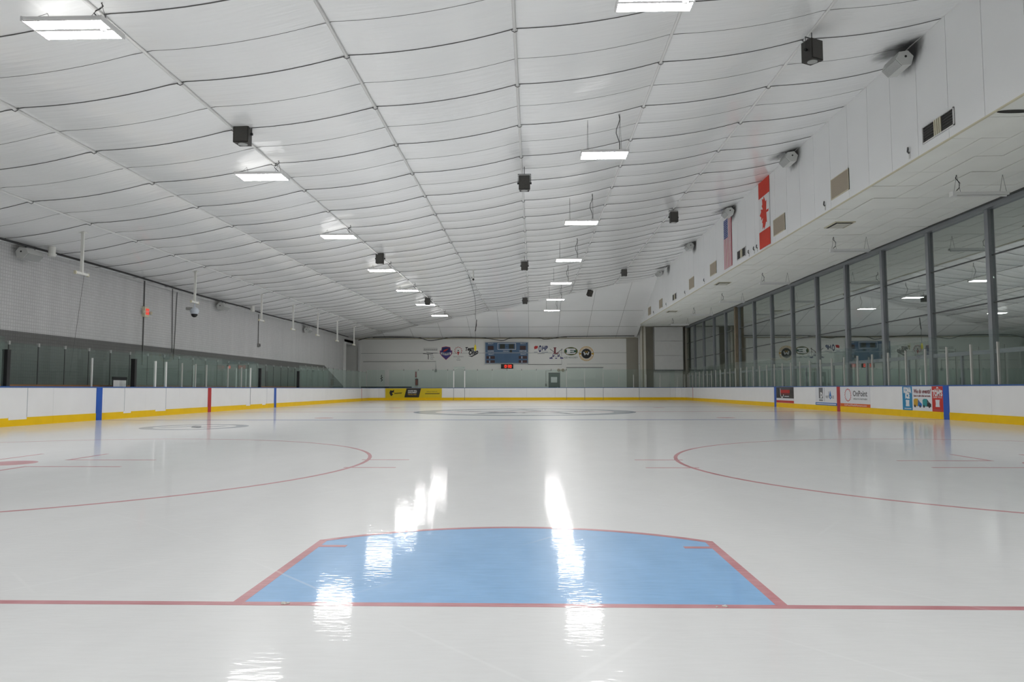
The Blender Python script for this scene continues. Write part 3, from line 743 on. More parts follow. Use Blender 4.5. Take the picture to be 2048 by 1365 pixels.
# rear glass on a low wall behind the benches
rw = thing('bench_rear_glass', 'green-tinted glass row on a low wall behind the left benches', 'glass', (0, 0, 0))
XR = -14.25
MB().box(XR-0.06, XR+0.06, 6.0, 49.0, 0.0, 1.02).build('low_wall', M['greybox'], rw)
MB().box(XR-0.09, XR+0.10, 6.0, 49.0, 1.02, 1.085).build('wood_cap', M['wood'], rw)
y = 16.52 - 1.219*8
pr_ = MB().box(XR-0.006, XR+0.006, 0.008, 1.211, 1.085, 2.24).mesh('pane', M['shield_old'])
cl_ = MB().box(XR-0.03, XR+0.03, -0.03, 0.03, 2.18, 2.28).mesh('clip', M['spkgrey'])
st_ = MB().box(XR-0.012, XR+0.012, -0.008, 0.008, 1.085, 2.2).mesh('edge_strip', M['steel'])
while y < 47.5:
    ob('pane', pr_, rw, (0, y, 0)); ob('clip', cl_, rw, (0, y, 0)); ob('edge_strip', st_, rw, (0, y, 0)); y += 1.219
for y in (19.49, 31.95, 30.78, 26.44):
    o = MB().box(XS-0.4, XS-0.36, y-0.02, y+0.02, 0, 1.93).build('divider_post', M['whitepost']); tag(o, 'slim white divider post inside the bench area at %s' % {19.49: 'the near bench', 31.95: 'the far bench', 30.78: 'the penalty box end', 26.44: 'the middle of the penalty boxes'}[y], 'post')
nb = thing('notice_board', 'white notice board with black top clip behind the left boards', 'board', (-13.75, 21.15, 0), right=(0, 1, 0))
MB().box(-0.42, 0.42, 0.95, 1.30, -0.012, 0.0).build('back_board', M['black'], nb); MB().box(-0.38, 0.38, 0.95, 1.25, 0.0, 0.004).build('sheet', M['paper'], nb)
MB().box(-0.44, 0.44, 1.28, 1.36, -0.015, 0.006).build('top_clip', M['black'], nb); MB().box(-0.36, 0.36, 0.0, 0.95, -0.02, -0.012).build('leg_panel', M['greybox'], nb)

# ------------------------------------------------------------------ lit ceiling fixtures
def wire_top(x, y): return zc(x, y)
def fixture(x, y, z, label, hang, group):
    t = thing('hanging_light', label, 'light', (x, y, z), group)
    L2, W2 = 0.57, 0.29
    hs = MB().box(-L2, L2, -W2, W2, 0.012, 0.055).build('housing', M['lampbody'], t)
    up_ = MB().box(-L2+0.05, L2-0.05, -W2+0.04, W2-0.04, 0.055, 0.060).build('top_lens', M['lampbody'], hs)
    up_.data.materials.append(M['uplens']); up_.data.polygons[1].material_index = 1      # some light leaves through the top
    for s in (-1, 1):
        a, b = sorted((s*0.035, s*(W2-0.02)))
        ln = MB().box(-L2+0.015, L2-0.015, a, b, -0.006, 0.012).build('lens', M['lampbody'], t)
        ln.data.materials.append(M['lens']); ln.data.polygons[0].material_index = 1     # only the underside gives light
    MB().box(-L2+0.01, L2-0.01, -0.03, 0.03, -0.003, 0.014).build('divider', M['lampbody'], t)
    for s in (-1, 1): MB().box(s*L2-0.014, s*L2+0.014, -W2-0.01, W2+0.01, -0.012, 0.06).build('end_cap', M['lampbody'], t)
    MB().sphere((L2-0.13, 0, -0.01), 0.045, 10, 6, 0.6).build('sensor', M['lampbody'], t, smooth=True)
    for s in (-1, 1):
        xx = s*0.40; zt = zc(x+xx, y) - z
        MB().tube([(xx, -W2+0.03, 0.055), (xx, 0, zt if hang == 0 else min(zt, hang)), (xx, W2-0.03, 0.055)], 0.004, 4).build('suspension_wire', M['wire'], t)
        if hang and zt > hang: MB().tube([(xx, 0, hang), (xx, 0, zt)], 0.004, 4).build('suspension_wire', M['wire'], t)
    xx = L2-0.22; zt = zc(x+xx, y) - z
    P = [(xx + 0.05*math.sin(i*1.1), 0.03*math.cos(i*0.9), 0.055 + (zt-0.055)*i/8) for i in range(9)]
    MB().tube(P, 0.009, 5).build('power_cord', M['cable'], t, smooth=True)
ord_ = ['nearest', 'second', 'third', 'fourth', 'fifth', 'sixth', 'farthest']
for i, y in enumerate((6.89, 14.35, 21.5, 28.7, 35.4, 42.0, 48.9)):
    fixture(-6.5, y, 6.14, 'lit white LED fixture, %s of the left hanging row' % ord_[i], 0.35, 'left row of hanging lights')
for i, y in enumerate((7.42, 14.69, 22.13, 29.65, 36.9, 44.3, 51.0)):
    fixture(1.97 - 0.01*(y-7.4), y, 6.70, 'lit white LED fixture, %s of the right hanging row' % ord_[i], 0.0, 'right row of hanging lights')
for y, l in ((-0.4, 'above the near goal line'), (-7.7, 'behind the viewpoint')):
    fixture(-6.5, y, 6.14, 'lit white LED fixture of the left row, ' + l, 0.35, 'left row of hanging lights')
    fixture(2.05, y, 6.70, 'lit white LED fixture of the right row, ' + l, 0.0, 'right row of hanging lights')

# ------------------------------------------------------------------ hung black speakers
def hung_speaker(x, y, z, label, tilt=0.0, roll_=0.0):
    t = thing('hanging_speaker', label, 'speaker', (x, y, z), 'black speakers hung from the roof')
    t.rotation_euler = (tilt, 0, roll_)
    MB().prism([(-0.165, -0.13), (0.165, -0.13), (0.13, 0.16), (-0.13, 0.16)], -0.21, 0.21).build('cabinet', M['spkblack'], t)
    MB().box(-0.145, 0.145, -0.145, -0.13, -0.19, 0.19).build('grille', M['grille'], t)
    MB().disc(0, 0.0, 0.10, -0.222, -0.21, 20).build('driver_ring', M['spkgrey'], t)
    MB().tube([(-0.185, 0, 0.0), (-0.185, 0, 0.27), (0.185, 0, 0.27), (0.185, 0, 0.0)], 0.014, 6).build('bracket', M['steel'], t)
    for s in (-1, 1): MB().tube([(s*0.165, 0, 0.0), (s*0.21, 0, 0.0)], 0.03, 8).build('knob', M['black'], t)
    zt = zc(x, y) - z
    MB().tube([(0, 0, 0.27), (0, 0, max(zt, 0.3))], 0.010, 5).build('drop_rod', M['steel'], t)
for (x, y, z), l in zip(((-6.1, 12.11, 6.42), (-6.2, 26.9, 6.34), (-6.25, 41.2, 6.25)), ('nearest of the three on the left rail', 'middle of the three on the left rail', 'farthest of the three on the left rail')):
    hung_speaker(x, y, z, 'black box speaker on bracket, ' + l)
for (x, y, z), l in zip(((-0.11, 18.0, 6.95), (-0.27, 32.5, 6.93), (-0.40, 46.8, 6.92)), ('nearest of the three on the middle rail', 'second of the three on the middle rail', 'farthest of the three on the middle rail')):
    hung_speaker(x, y, z, 'black box speaker on bracket, ' + l)
for (x, y, z), l in zip(((5.91, 11.72, 7.89), (5.95, 27.0, 8.0), (5.75, 42.0, 8.05)), ('nearest of the three on the right rail', 'second of the three on the right rail', 'farthest of the three on the right rail')):
    hung_speaker(x, y, z, 'black box speaker on bracket, ' + l, 0.0, 0.5 if y < 12 else 0.1)
hung_speaker(4.13, 48.3, 7.62, 'small black speaker hung askew near the far end of the roof', 0.5, 0.6)

# ------------------------------------------------------------------ grey hexagonal speakers on the walls
def hex_speaker(loc, label, side):
    """prism lying along Y with a six-sided end; side -1 faces left (right wall), +1 faces right (left wall)"""
    t = thing('wall_speaker', label, 'speaker', loc, 'grey hexagonal wall speakers')
    P = [(-0.19, -0.02), (-0.05, -0.17), (0.15, -0.15), (0.20, 0.04), (0.08, 0.17), (-0.12, 0.14)]
    if side > 0: P = [(-x, z) for x, z in P][::-1]
    n = 6
    def body(P, y0, y1):
        return MB().add([(x, y0, z) for x, z in P] + [(x, y1, z) for x, z in P], [tuple(range(n)), tuple(range(n, 2*n))[::-1]] + [(i, n+i, n+(i+1) % n, (i+1) % n) for i in range(n)])
    body(P, -0.34, 0.34).build('cabinet', M['spkwhite'], t)
    body([(x*0.93, z*0.93) for x, z in P], -0.352, -0.34).build('end_plate', M['spkwhite'], t)
    MB().tube([(0.02*-side, -0.36, 0.03), (0.02*-side, -0.35, 0.03)], 0.026, 10).build('end_knob', M['black'], t)
    a, b = (P[0], P[1]) if side < 0 else (P[-1], P[-2])
    d = Vector((b[0]-a[0], b[1]-a[1])); nn = Vector((d.y, -d.x)).normalized() * (1 if side < 0 else -1)
    if nn.y > 0: nn = -nn
    q = [Vector(a)+d*0.05+nn*0.012, Vector(b)-d*0.05+nn*0.012]
    MB().add([(q[0].x, -0.32, q[0].y), (q[1].x, -0.32, q[1].y), (q[1].x, 0.32, q[1].y), (q[0].x, 0.32, q[0].y),
              (a[0], -0.32, a[1]), (b[0], -0.32, b[1]), (b[0], 0.32, b[1]), (a[0], 0.32, a[1])],
             [(0,1,2,3), (4,7,6,5), (0,4,5,1), (1,5,6,2), (2,6,7,3), (3,7,4,0)]).build('grille', M['spkgrey'], t)
    for y in (-0.2, 0.2): MB().tube([(0, y, 0.1), (0.02, y, 0.24)], 0.012, 5).build('hanger', M['steel'], t)
for (y, z), l in zip(((13.45, 8.36), (20.7, 8.42), (28.24, 8.46), (36.07, 8.50), (45.6, 8.55)), ('nearest, above the dark louver', 'second, beside the red maple flag', 'third, above the striped flag', 'fourth, past the striped flag', 'fifth and farthest')):
    hex_speaker((8.5, y, z), 'pale hexagonal speaker high on the panelled wall, ' + l, -1)
for y, z, l in ((18.07, 4.96, 'nearest, under the black cable'), (31.87, 4.92, 'middle one past the domed camera'), (45.4, 4.86, 'farthest, near the corner')):
    hex_speaker((-14.85, y, z), 'grey hexagonal speaker on the left block wall, ' + l, 1)

# ------------------------------------------------------------------ rods with tee bars on the left
for i, (y, zb) in enumerate(((17.53, 4.29), (24.68, 4.30), (31.7, 4.24), (36.4, 4.19), (41.0, 4.20), (45.5, 4.15), (50.1, 4.16))):
    lab = ['nearest to the left edge', 'carrying the domed camera', 'third along', 'fourth along', 'fifth along', 'sixth along', 'farthest, before the corner'][i]
    t = thing('drop_rod', 'white drop rod with tee bar hanging on the left, ' + lab, 'rod', (-12.92, y, zb), 'white drop rods along the left')
    zt = zc(-12.92, y) - zb
    MB().box(-0.04, 0.04, -0.025, 0.025, 0.0, zt).build('tube', M['rod'], t)
    MB().prism([(-0.09, -0.09), (0.09, -0.09), (0.09, 0.09), (-0.09, 0.09)], zt-0.02, zt+0.01).build('ceiling_plate', M['rod'], t)
    MB().box(-0.03, 0.03, -0.30, 0.30, -0.03, 0.035).build('tee_bar', M['rod'], t)
    for s in (-1, 1): MB().box(-0.035, 0.035, s*0.30-0.02, s*0.30+0.02, -0.05, 0.045).build('end_piece', M['cream'], t)
t = thing('dome_camera', 'white surveillance camera with dark dome hanging from a drop rod', 'camera', (-12.92, 24.68, 4.24))
MB().tube([(0, 0, 0.0), (0, 0, -0.14)], 0.025, 8).build('stem', M['camwhite'], t)
MB().sphere((0, 0, -0.27), 0.17, 16, 8, 0.8).build('housing', M['camwhite'], t, smooth=True)
MB().tube([(0, 0, -0.30), (0, 0, -0.40)], [0.165, 0.13], 16).build('collar', M['camwhite'], t)
MB().sphere((0, 0, -0.41), 0.12, 14, 8, 1.0).build('dome', M['black'], t, smooth=True)
MB().cbox((-0.16, -0.05, -0.2), (0.24, 0.16, 0.10)).build('side_camera', M['greybox'], t)
# white can fixtures above the left speakers
for y, l in ((18.4, 'white cylindrical roof fixture above the nearest left speaker'), (34.4, 'white cylindrical roof fixture above the middle left speaker')):
    t = thing('roof_fixture', l, 'fixture', (-14.4, y, zc(-14.4, y)))
    MB().tube([(0, 0, 0), (0, 0, -0.22)], 0.10, 14).build('can', M['rod'], t); MB().tube([(0, 0, -0.22), (0, 0, -0.30)], [0.13, 0.10], 14).build('cap', M['rod'], t)

# ------------------------------------------------------------------ cables and conduits
def cable(name, pts, r, label, m='cable', cat='cable', sub=6, sag=0.0):
    P = [Vector(p) for p in pts]; Q = []
    for i in range(len(P)-1):
        p0, p1, p2, p3 = P[max(i-1, 0)], P[i], P[i+1], P[min(i+2, len(P)-1)]
        for j in range(sub):
            t = j/sub; q = 0.5*((2*p1) + (p2-p0)*t + (2*p0-5*p1+4*p2-p3)*t*t + (3*p1-p0-3*p2+p3)*t**3); q.z -= sag*4*t*(1-t)
            Q.append(q)
    Q.append(P[-1]); return tag(MB().tube(Q, r, 6).build(name, M[m], smooth=True), label, cat)
XC = -14.70
cable('power_cable', [(XC, -5, 5.16), (XC, 8, 5.15), (XC, 16.9, 5.15), (XC, 19.7, 5.17), (XC, 23.3, 5.17), (XC, 26.9, 5.13), (XC, 28.95, 5.12), (XC, 32.1, 5.135), (XC, 34.3, 5.15), (XC, 36.8, 5.1), (XC, 43.2, 5.16), (XC, 48.2, 5.15), (XC, 55.5, 5.12)], 0.035, 'thick black cable draped along the top of the left wall')
yc = YF - 0.60
cable('power_cable', [(-14.6, yc, 5.05), (-13.5, yc, 5.30), (-11.5, yc, 5.32), (-9.6, yc, 5.26), (-8.6, yc, 5.00), (-7.6, yc, 5.12), (-6.6, yc, 5.27), (-4.5, yc, 5.24), (-3.4, yc, 5.12), (-2.4, yc, 4.98), (-1.6, yc, 5.20), (0.5, yc, 5.20), (1.1, yc, 5.08), (1.9, yc, 5.15), (2.8, yc, 5.28), (5.5, yc, 5.31), (8.6, yc, 5.32)], 0.032, 'black cable swagged along the top of the far wall')
cable('power_cable', [(-13.4, yc+0.15, 5.27), (-11.0, yc+0.15, 5.28), (-8.0, yc+0.15, 5.26), (-5.2, yc+0.15, 5.25), (-1.0, yc+0.15, 5.22), (3.0, yc+0.15, 5.26)], 0.022, 'second straighter black cable along the far wall top')
def conduit(pts, r, label): return tag(MB().tube(pts, r, 6).build('conduit', M['conduit']), label, 'conduit')
conduit([(XLW+0.03, 25.1, 5.2), (XLW+0.03, 25.1, 1.9)], 0.022, 'thin dark conduit running through the wall exit sign')
conduit([(XLW+0.03, 27.35, 5.2), (XLW+0.03, 27.45, 2.5)], 0.016, 'left one of the paired wall conduits right of the exit sign')
conduit([(XLW+0.03, 27.75, 5.1), (XLW+0.03, 27.6, 2.2)], 0.016, 'right one of the paired wall conduits right of the exit sign')
conduit([(XLW+0.03, 21.2, 4.9), (XLW+0.03, 20.6, 1.4)], 0.005, 'hairline conduit on the left wall under the first drop rod')
conduit([(XLW+0.03, 37.2, 5.1), (XLW+0.03, 37.2, 3.45)], 0.02, 'short conduit ending in a small box on the left wall')
o = MB().cbox((XLW+0.05, 37.25, 3.38), (0.09, 0.22, 0.20)).build('junction_box', M['greybox']); tag(o, 'small dark junction box at the end of the left wall conduit', 'box')
MB().cbox((0.05, 0.03, 0), (0.02, 0.10, 0.12)).build('cover', M['black'], o, (XLW+0.05, 37.25, 3.38))
conduit([(-14.3, YF-0.03, 3.26), (-8.1, YF-0.03, 3.26), (-8.1, YF-0.03, 2.6)], 0.014, 'thin conduit across the far wall left of the logos')
conduit([(-0.3, YF-0.03, 2.98), (2.55, YF-0.03, 2.98), (2.55, YF-0.03, 4.3)], 0.018, 'thin conduit on the far wall beneath the logos right of the scoreboard')
o = MB().cbox((-8.1, YF-0.06, 2.48), (0.16, 0.1, 0.24)).build('junction_box', M['greybox']); tag(o, 'small grey box on the far wall left of the gate arch', 'box')
# exit sign on the left wall
t = thing('exit_sign', 'red lit exit sign with twin lamps on the left wall', 'sign', (XLW, 25.2, 3.98), right=(0, 1, 0))
MB().box(-0.20, 0.12, -0.20, 0.2, 0.0, 0.12).build('housing', M['cream'], t); MB().box(-0.13, 0.11, -0.11, 0.13, 0.12, 0.13).build('face', M['exitred'], t)
text('EXIT', 0.1, M['inkwhite'], t, -0.01, 0.01, 0.133, 0.2)
for x in (-0.26, 0.24): MB().sphere((x, -0.02, 0.12), 0.07, 10, 6).build('lamp_head', M['cream'], t, smooth=True)
t = thing('exit_sign', 'small red exit sign under the left wall behind bench glass', 'sign', (XLW, 33.3, 2.05), right=(0, 1, 0))
MB().box(-0.2, 0.2, -0.11, 0.11, 0.0, 0.06).build('housing', M['steel'], t); MB().box(-0.13, 0.13, -0.07, 0.07, 0.06, 0.066).build('face', M['exitred'], t)

# hanging items in the middle of the far end
t = thing('hanging_tube', 'short pale tube with a black ball hung under the middle rail', 'fixture', (-2.9, 34.0, 0))
zt = zc(-2.9, 34.0)
MB().tube([(0, 0, zt-0.45), (0, 0, zt)], 0.035, 8).build('tube', M['rod'], t); MB().sphere((0, 0, zt-0.5), 0.055, 10, 6).build('ball', M['black'], t, smooth=True)
t = thing('hanging_hose', 'thin cable dropping from the roof to a yellow fitting before the far wall', 'hose', (-4.35, 55.0, 0))
zt = zc(-4.35, 55.0)
MB().tube([(0, 0, zt), (0.02, 0, zt-0.5), (-0.1, 0, zt-0.9), (-0.06, 0, zt-1.2), (-0.09, 0, 4.4)], 0.012, 5).build('line', M['wire'], t)
MB().tube([(0.02, 0, zt-0.05), (-0.07, 0, zt-0.95)], 0.03, 6).build('upper_hose', M['cable'], t)
MB().tube([(-0.09, 0, 4.45), (-0.09, 0, 4.3), (-0.09, 0, 4.1), (-0.09, 0, 3.95)], [0.02, 0.08, 0.10, 0.04], 10).build('fitting', M['yellow'], t)
cable('guy_cable', [(-3.25, 34.6, zc(-3.25, 34.6)), (-3.6, 44, 6.75), (-4.4, 54.8, zc(-4.4, 54.8)-0.08)], 0.012, 'thin guy cable running under the liner toward the yellow fitting', 'wire')

# ------------------------------------------------------------------ items on the panelled wall
def wallthing(name, label, cat, y_far, z0, group=None):
    """local x runs toward the viewer (from far to near), y up, z out from the panelled wall"""
    return thing(name, label, cat, (XF-0.012, y_far, z0), group, right=(0, -1, 0))
for yf, l in ((13.0, 'dark louver with pale centre mullion, nearest on the panelled wall'), (27.88, 'dark louver between the two flags'), (42.34, 'dark louver farthest along the panelled wall')):
    t = wallthing('louver', l, 'vent', yf, 6.33, 'dark louvers on the panelled wall')
    MB().box(0, 1.22, 0, 0.38, 0, 0.008).build('backing', M['louver'], t)
    for a in (0, 1.2): MB().box(a, a+0.02, 0, 0.38, 0, 0.03).build('frame_side', M['rail'], t)
    for a in (0, 0.36): MB().box(0, 1.22, a, a+0.02, 0, 0.03).build('frame_rail', M['rail'], t)
    for i in range(4): MB().box(0.47+i*0.075, 0.51+i*0.075, 0.02, 0.36, 0.008, 0.026).build('mullion', M['cream'], t)
    for i in range(5):
        MB().box(0.03, 0.46, 0.05+i*0.06, 0.062+i*0.06, 0.008, 0.02).build('slat', M['steel'], t); MB().box(0.80, 1.19, 0.05+i*0.06, 0.062+i*0.06, 0.008, 0.02).build('slat', M['steel'], t)
for yf, l in ((18.02, 'nearest to the viewer'), (23.15, 'beside the red maple flag'), (32.65, 'just past the striped flag'), (37.5, 'fourth along'), (47.2, 'fifth along'), (52.0, 'farthest, by the column')):
    t = wallthing('acoustic_panel', 'square tan mesh panel on the upper wall, ' + l, 'panel', yf, 6.38, 'tan mesh panels')
    MB().box(0.0, 1.2, 0, 0.57, 0, 0.02).build('mesh', M['tan'], t)
    for a in (0, 1.18): MB().box(a, a+0.02, -0.01, 0.58, 0, 0.026).build('frame_side', M['cream'], t)
    for a in (-0.01, 0.56): MB().box(0, 1.2, a, a+0.02, 0, 0.026).build('frame_rail', M['cream'], t)
for yf, l in ((13.6, 'left of the near louver'), (18.5, 'beyond the nearest tan panel'), (26.2, 'beside the middle louver'), (25.5, 'closer to the red maple flag'), (25.1, 'under the maple flag'), (33.9, 'beyond the third tan panel'), (38.6, 'beyond the fourth tan panel'), (44.5, 'beyond the far louver'), (49.5, 'between the two farthest tan panels')):
    t = wallthing('wall_hook', 'small grey hook fitting low on the panelled wall, ' + l, 'hook', yf, 6.2, 'hook fittings')
    MB().box(-0.03, 0.03, 0.0, 0.16, 0, 0.012).build('plate', M['spkwhite'], t); MB().tube([(0, 0.12, 0.01), (0, 0.16, 0.05), (0.02, 0.22, 0.05), (-0.02, 0.26, 0.03)], 0.02, 6).build('hook', M['steel'], t)
# red maple leaf flag, hung upright
t = wallthing('national_flag', 'red and white maple leaf flag hung upright on the wall', 'flag', 24.78, 6.20, 'flags')
FW_, FH = 1.26, 2.56
MB().box(0, FW_, FH*0.75, FH, 0.012, 0.022).build('red_band', M['flag_red'], t); MB().box(0, FW_, 0, FH*0.25, 0.012, 0.022).build('red_band', M['flag_red'], t)
MB().box(0, FW_, FH*0.25, FH*0.75, 0.012, 0.022).build('white_field', M['flag_white'], t)
half_leaf = [(0, 1.0), (0.14, 0.74), (0.27, 0.80), (0.20, 0.42), (0.40, 0.62), (0.46, 0.50), (0.74, 0.55), (0.66, 0.32), (0.80, 0.24), (0.48, -0.06), (0.54, -0.20), (0.05, -0.14), (0.06, -0.50)]
leaf = half_leaf + [(-x, y) for x, y in half_leaf[::-1][:-1]]
rot = [(0.80 - y*0.68, FH*0.5 + x*0.78) for x, y in leaf]
MB().prism(rot, 0.022, 0.027).build('maple_leaf', M['flag_red'], t)
# striped flag
t = wallthing('national_flag', 'red and white striped flag with blue star canton hung upright', 'flag', 29.95, 6.27, 'flags')
FW_, FH = 1.26, 2.2
for i in range(13):
    x0 = FW_ - (i+1)*FW_/13
    top = FH if i < 6 else FH*0.62
    MB().box(x0, x0+FW_/13, 0, top, 0.012, 0.02).build('stripe', M['flag_maroon'] if i % 2 == 0 else M['flag_white'], t)
MB().box(0, FW_*7/13, FH*0.62, FH, 0.012, 0.022).build('canton', M['flag_blue'], t)
mb = MB()
for r in range(9):
    for q in range(6 if r % 2 == 0 else 5):
        sx = 0.06 + q*0.108 + (0.054 if r % 2 else 0); sy = FH*0.62 + 0.07 + r*0.088
        mb.prism([(sx + (0.030 if i % 2 == 0 else 0.012)*math.sin(math.pi*i/5), sy + (0.030 if i % 2 == 0 else 0.012)*math.cos(math.pi*i/5)) for i in range(10)], 0.022, 0.024)
o = mb.build('stars', M['flag_white'], t); o['kind'] = 'stuff'

# ------------------------------------------------------------------ fittings of the low ceiling
for i, y in enumerate((14.69, 22.05, 29.9, 37.0, 44.1, 51.3)):
    lab = ['nearest to the viewer', 'second along', 'third along', 'fourth along', 'fifth along', 'farthest, by the corner'][i]
    t = thing('tube_light', 'unlit white strip light hung under the low ceiling, ' + lab, 'light', (11.0, y, 5.62), 'unlit strip lights')
    MB().box(-0.66, 0.66, -0.06, 0.06, 0.0, 0.07).build('channel', M['lampoff'], t); MB().tube([(-0.62, 0, -0.02), (0.62, 0, -0.02)], 0.022, 8).build('tube', M['lampoff'], t)
    MB().box(-0.70, -0.60, -0.08, 0.08, -0.03, 0.09).build('end_cap', M['lampoff'], t)
    for s in (-1, 1):
        for e in (-1, 1): MB().tube([(s*0.55 + e*0.08, 0, 0.07), (s*0.55, 0, ZS-5.62)], 0.004, 4).build('suspension_wire', M['wire'], t)
    MB().tube([(-0.6, 0, 0.08), (-0.5, 0, 0.18), (-0.48, 0, 0.3), (-0.58, 0, 0.42), (-0.55, 0, ZS-5.62)], 0.010, 5).build('power_cord', M['cable'], t, smooth=True)
for x, y, l in ((9.85, 20.1, 'above the nearer strip lights'), (9.5, 33.2, 'in the middle of the low ceiling'), (9.5, 46.5, 'toward the far corner')):
    t = thing('ceiling_diffuser', 'square air diffuser in the low ceiling, ' + l, 'vent', (x, y, ZS), 'air diffusers')
    MB().box(-0.32, 0.32, -0.45, 0.45, -0.03, -0.005).build('frame', M['cream'], t); MB().box(-0.27, 0.27, -0.40, 0.40, -0.034, -0.03).build('throat', M['louver'], t)
    for i in range(3): MB().box(-0.22+i*0.07, 0.22-i*0.07, -0.34+i*0.1, 0.34-i*0.1, -0.05-i*0.004, -0.046-i*0.004).build('vane', M['tgrid'], t)
t = thing('ceiling_gap_shade', 'dark lens-shaped disc painting the shade in a gap where a low ceiling tile sags', 'gap', (9.15, 10.5, ZS))
MB().disc(0, 0, 0.32, -0.010, -0.004, 24, 0.25).build('dark_disc', M['louver'], t)  # solid dark disc paints the shade inside the gap; no hole is cut

# ------------------------------------------------------------------ scoreboard and clock
def farthing(name, label, cat, x, z, group=None): return thing(name, label, cat, (x, YF, z), group, right=(1, 0, 0))
t = farthing('scoreboard', 'blue hockey scoreboard with dark digit windows on the far wall', 'scoreboard', -3.93, 3.04)
SW, SH = 3.68, 1.84
MB().box(0, SW, 0, SH, 0, 0.14).build('cabinet', M['sb_frame'], t)
MB().box(0.05, SW-0.05, 0.06, SH-0.05, 0.14, 0.146).build('face', M['sb_blue'], t)
MB().box(0.05, SW-0.05, 0.90, 0.945, 0.146, 0.150).build('dividing_line', M['sb_frame'], t)
def win_(x0, x1, y0, y1, m): MB().box(x0, x1, y0, y1, 0.146, 0.152).build('digit_window', M[m], t)
for ox in (0.0, 2.72):
    win_(0.24+ox, 0.74+ox, 1.18, 1.52, 'sb_maroon')
    win_(0.14+ox, 0.34+ox, 0.42, 0.66, 'sb_maroon'); win_(0.47+ox, 0.84+ox, 0.42, 0.66, 'sb_maroon'); win_(0.14+ox, 0.34+ox, 0.08, 0.30, 'sb_maroon'); win_(0.47+ox, 0.84+ox, 0.08, 0.30, 'sb_maroon')
    for y in (0.18, 0.54): MB().box(0.385+ox, 0.425+ox, y-0.08, y+0.08, 0.146, 0.151).build('colon', M['inkwhite'], t)
    text('PENALTY', 0.13, M['inkwhite'], t, 0.50+ox, 1.70, 0.15, 0.44); text('HOME' if ox == 0 else 'VISITOR', 0.17, M['inkwhite'], t, 0.50+ox, 1.06, 0.15, 0.5 if ox == 0 else 0.64)
    text('PENALTY', 0.13, M['inkwhite'], t, 0.53+ox, 0.80, 0.15, 0.46)
win_(1.26, 1.70, 1.28, 1.66, 'sb_green'); win_(2.02, 2.46, 1.28, 1.66, 'sb_green'); win_(2.10, 2.30, 0.96, 1.17, 'sb_green')
MB().box(1.83, 1.89, 1.44, 1.50, 0.146, 0.151).build('colon', M['sb_green'], t)
for a, b, c_, d_ in ((1.08, 2.62, 1.20, 1.23), (1.08, 2.62, 1.71, 1.74), (1.08, 1.11, 1.20, 1.74), (2.59, 2.62, 1.20, 1.74)): MB().box(a, b, c_, d_, 0.146, 0.150).build('clock_border', M['inkwhite'], t)
text('PERIOD', 0.12, M['inkwhite'], t, 1.78, 1.06, 0.15, 0.46)
t = farthing('wall_clock', 'small black digital clock with red digits below the scoreboard', 'clock', -2.57, 2.64)
MB().box(0, 1.03, 0, 0.37, 0, 0.09).build('case', M['black'], t)
SEG = {'0': 'abcdef', '1': 'bc', '3': 'abgcd'}
def digit(ch, x, m):
    w_, h_, k = 0.13, 0.24, 0.03; y = 0.065; mb = MB()
    R = {'a': (0, w_, h_-k, h_), 'd': (0, w_, 0, k), 'g': (0, w_, h_/2-k/2, h_/2+k/2), 'b': (w_-k, w_, h_/2, h_), 'c': (w_-k, w_, 0, h_/2), 'f': (0, k, h_/2, h_), 'e': (0, k, 0, h_/2)}
    for s in SEG[ch]: a, b, c_, d_ = R[s]; mb.box(x+a, x+b, y+c_, y+d_, 0.09, 0.096)
    mb.build('digit', M[m], t)
digit('1', 0.16, 'digit_dim'); digit('0', 0.33, 'digit'); digit('3', 0.58, 'digit'); digit('0', 0.76, 'digit')
for y in (0.13, 0.22): MB().box(0.505, 0.535, y, y+0.03, 0.09, 0.096).build('colon', M['digit'], t)

# ------------------------------------------------------------------ logos painted on the far wall
def logo(label, x, z): return farthing('wall_logo', label, 'logo', x, z)
t = logo('black pencil-thin lettering logo, leftmost on the far wall', -9.21, 3.45)
mb = MB(); mb.stroke([(0.05 + 0.04*i, 0.92 + 0.035*math.sin(i*2.3)) for i in range(31)], 0.018, 0, 0.006); mb.build('script_stroke', M['inkgrey'], t)
mb = MB()
for i in range(14): mb.box(0.06+i*0.085, 0.06+i*0.085+0.055, 0.76, 0.82+0.02*(i % 2), 0, 0.006)
mb.build('lettering', M['ink'], t)
MB().stroke([(0.3, 0.62), (0.5, 0.56), (0.75, 0.53), (1.25, 0.52)], 0.035, 0, 0.006).build('script_stroke', M['inkgrey'], t)
MB().stroke([(0.02, 0.48), (0.6, 0.44), (0.85, 0.46)], 0.04, 0, 0.006).build('skate_blade', M['ink'], t)
MB().stroke([(0.42, 0.44), (0.47, 0.3), (0.46, 0.0)], 0.05, 0, 0.006).build('figure_stroke', M['ink'], t)
for i, wd in enumerate((0.28, 0.34, 0.26)): MB().stroke([(0.62+j*wd/6, 0.30-i*0.14+0.03*math.sin(j*2)) for j in range(7)], 0.025, 0, 0.006).build('script_stroke', M['inkgrey'], t)
t = logo('blue and red shield logo with white banner on the far wall', -7.8, 3.36)
sh = lambda s: [(0.56 + (x-0.56)*s, 0.6 + (y-0.6)*s) for x, y in ((0.2, 1.12), (0.56, 1.18), (0.92, 1.12), (0.97, 0.84), (1.1, 0.82), (1.08, 0.56), (0.92, 0.34), (0.56, 0.02), (0.2, 0.34), (0.04, 0.56), (0.02, 0.82), (0.15, 0.84))]
MB().prism(sh(1.0), 0, 0.006).build('outline', M['inkpink'], t); MB().prism(sh(0.93), 0.006, 0.010).build('field', M['inkpurple'], t)
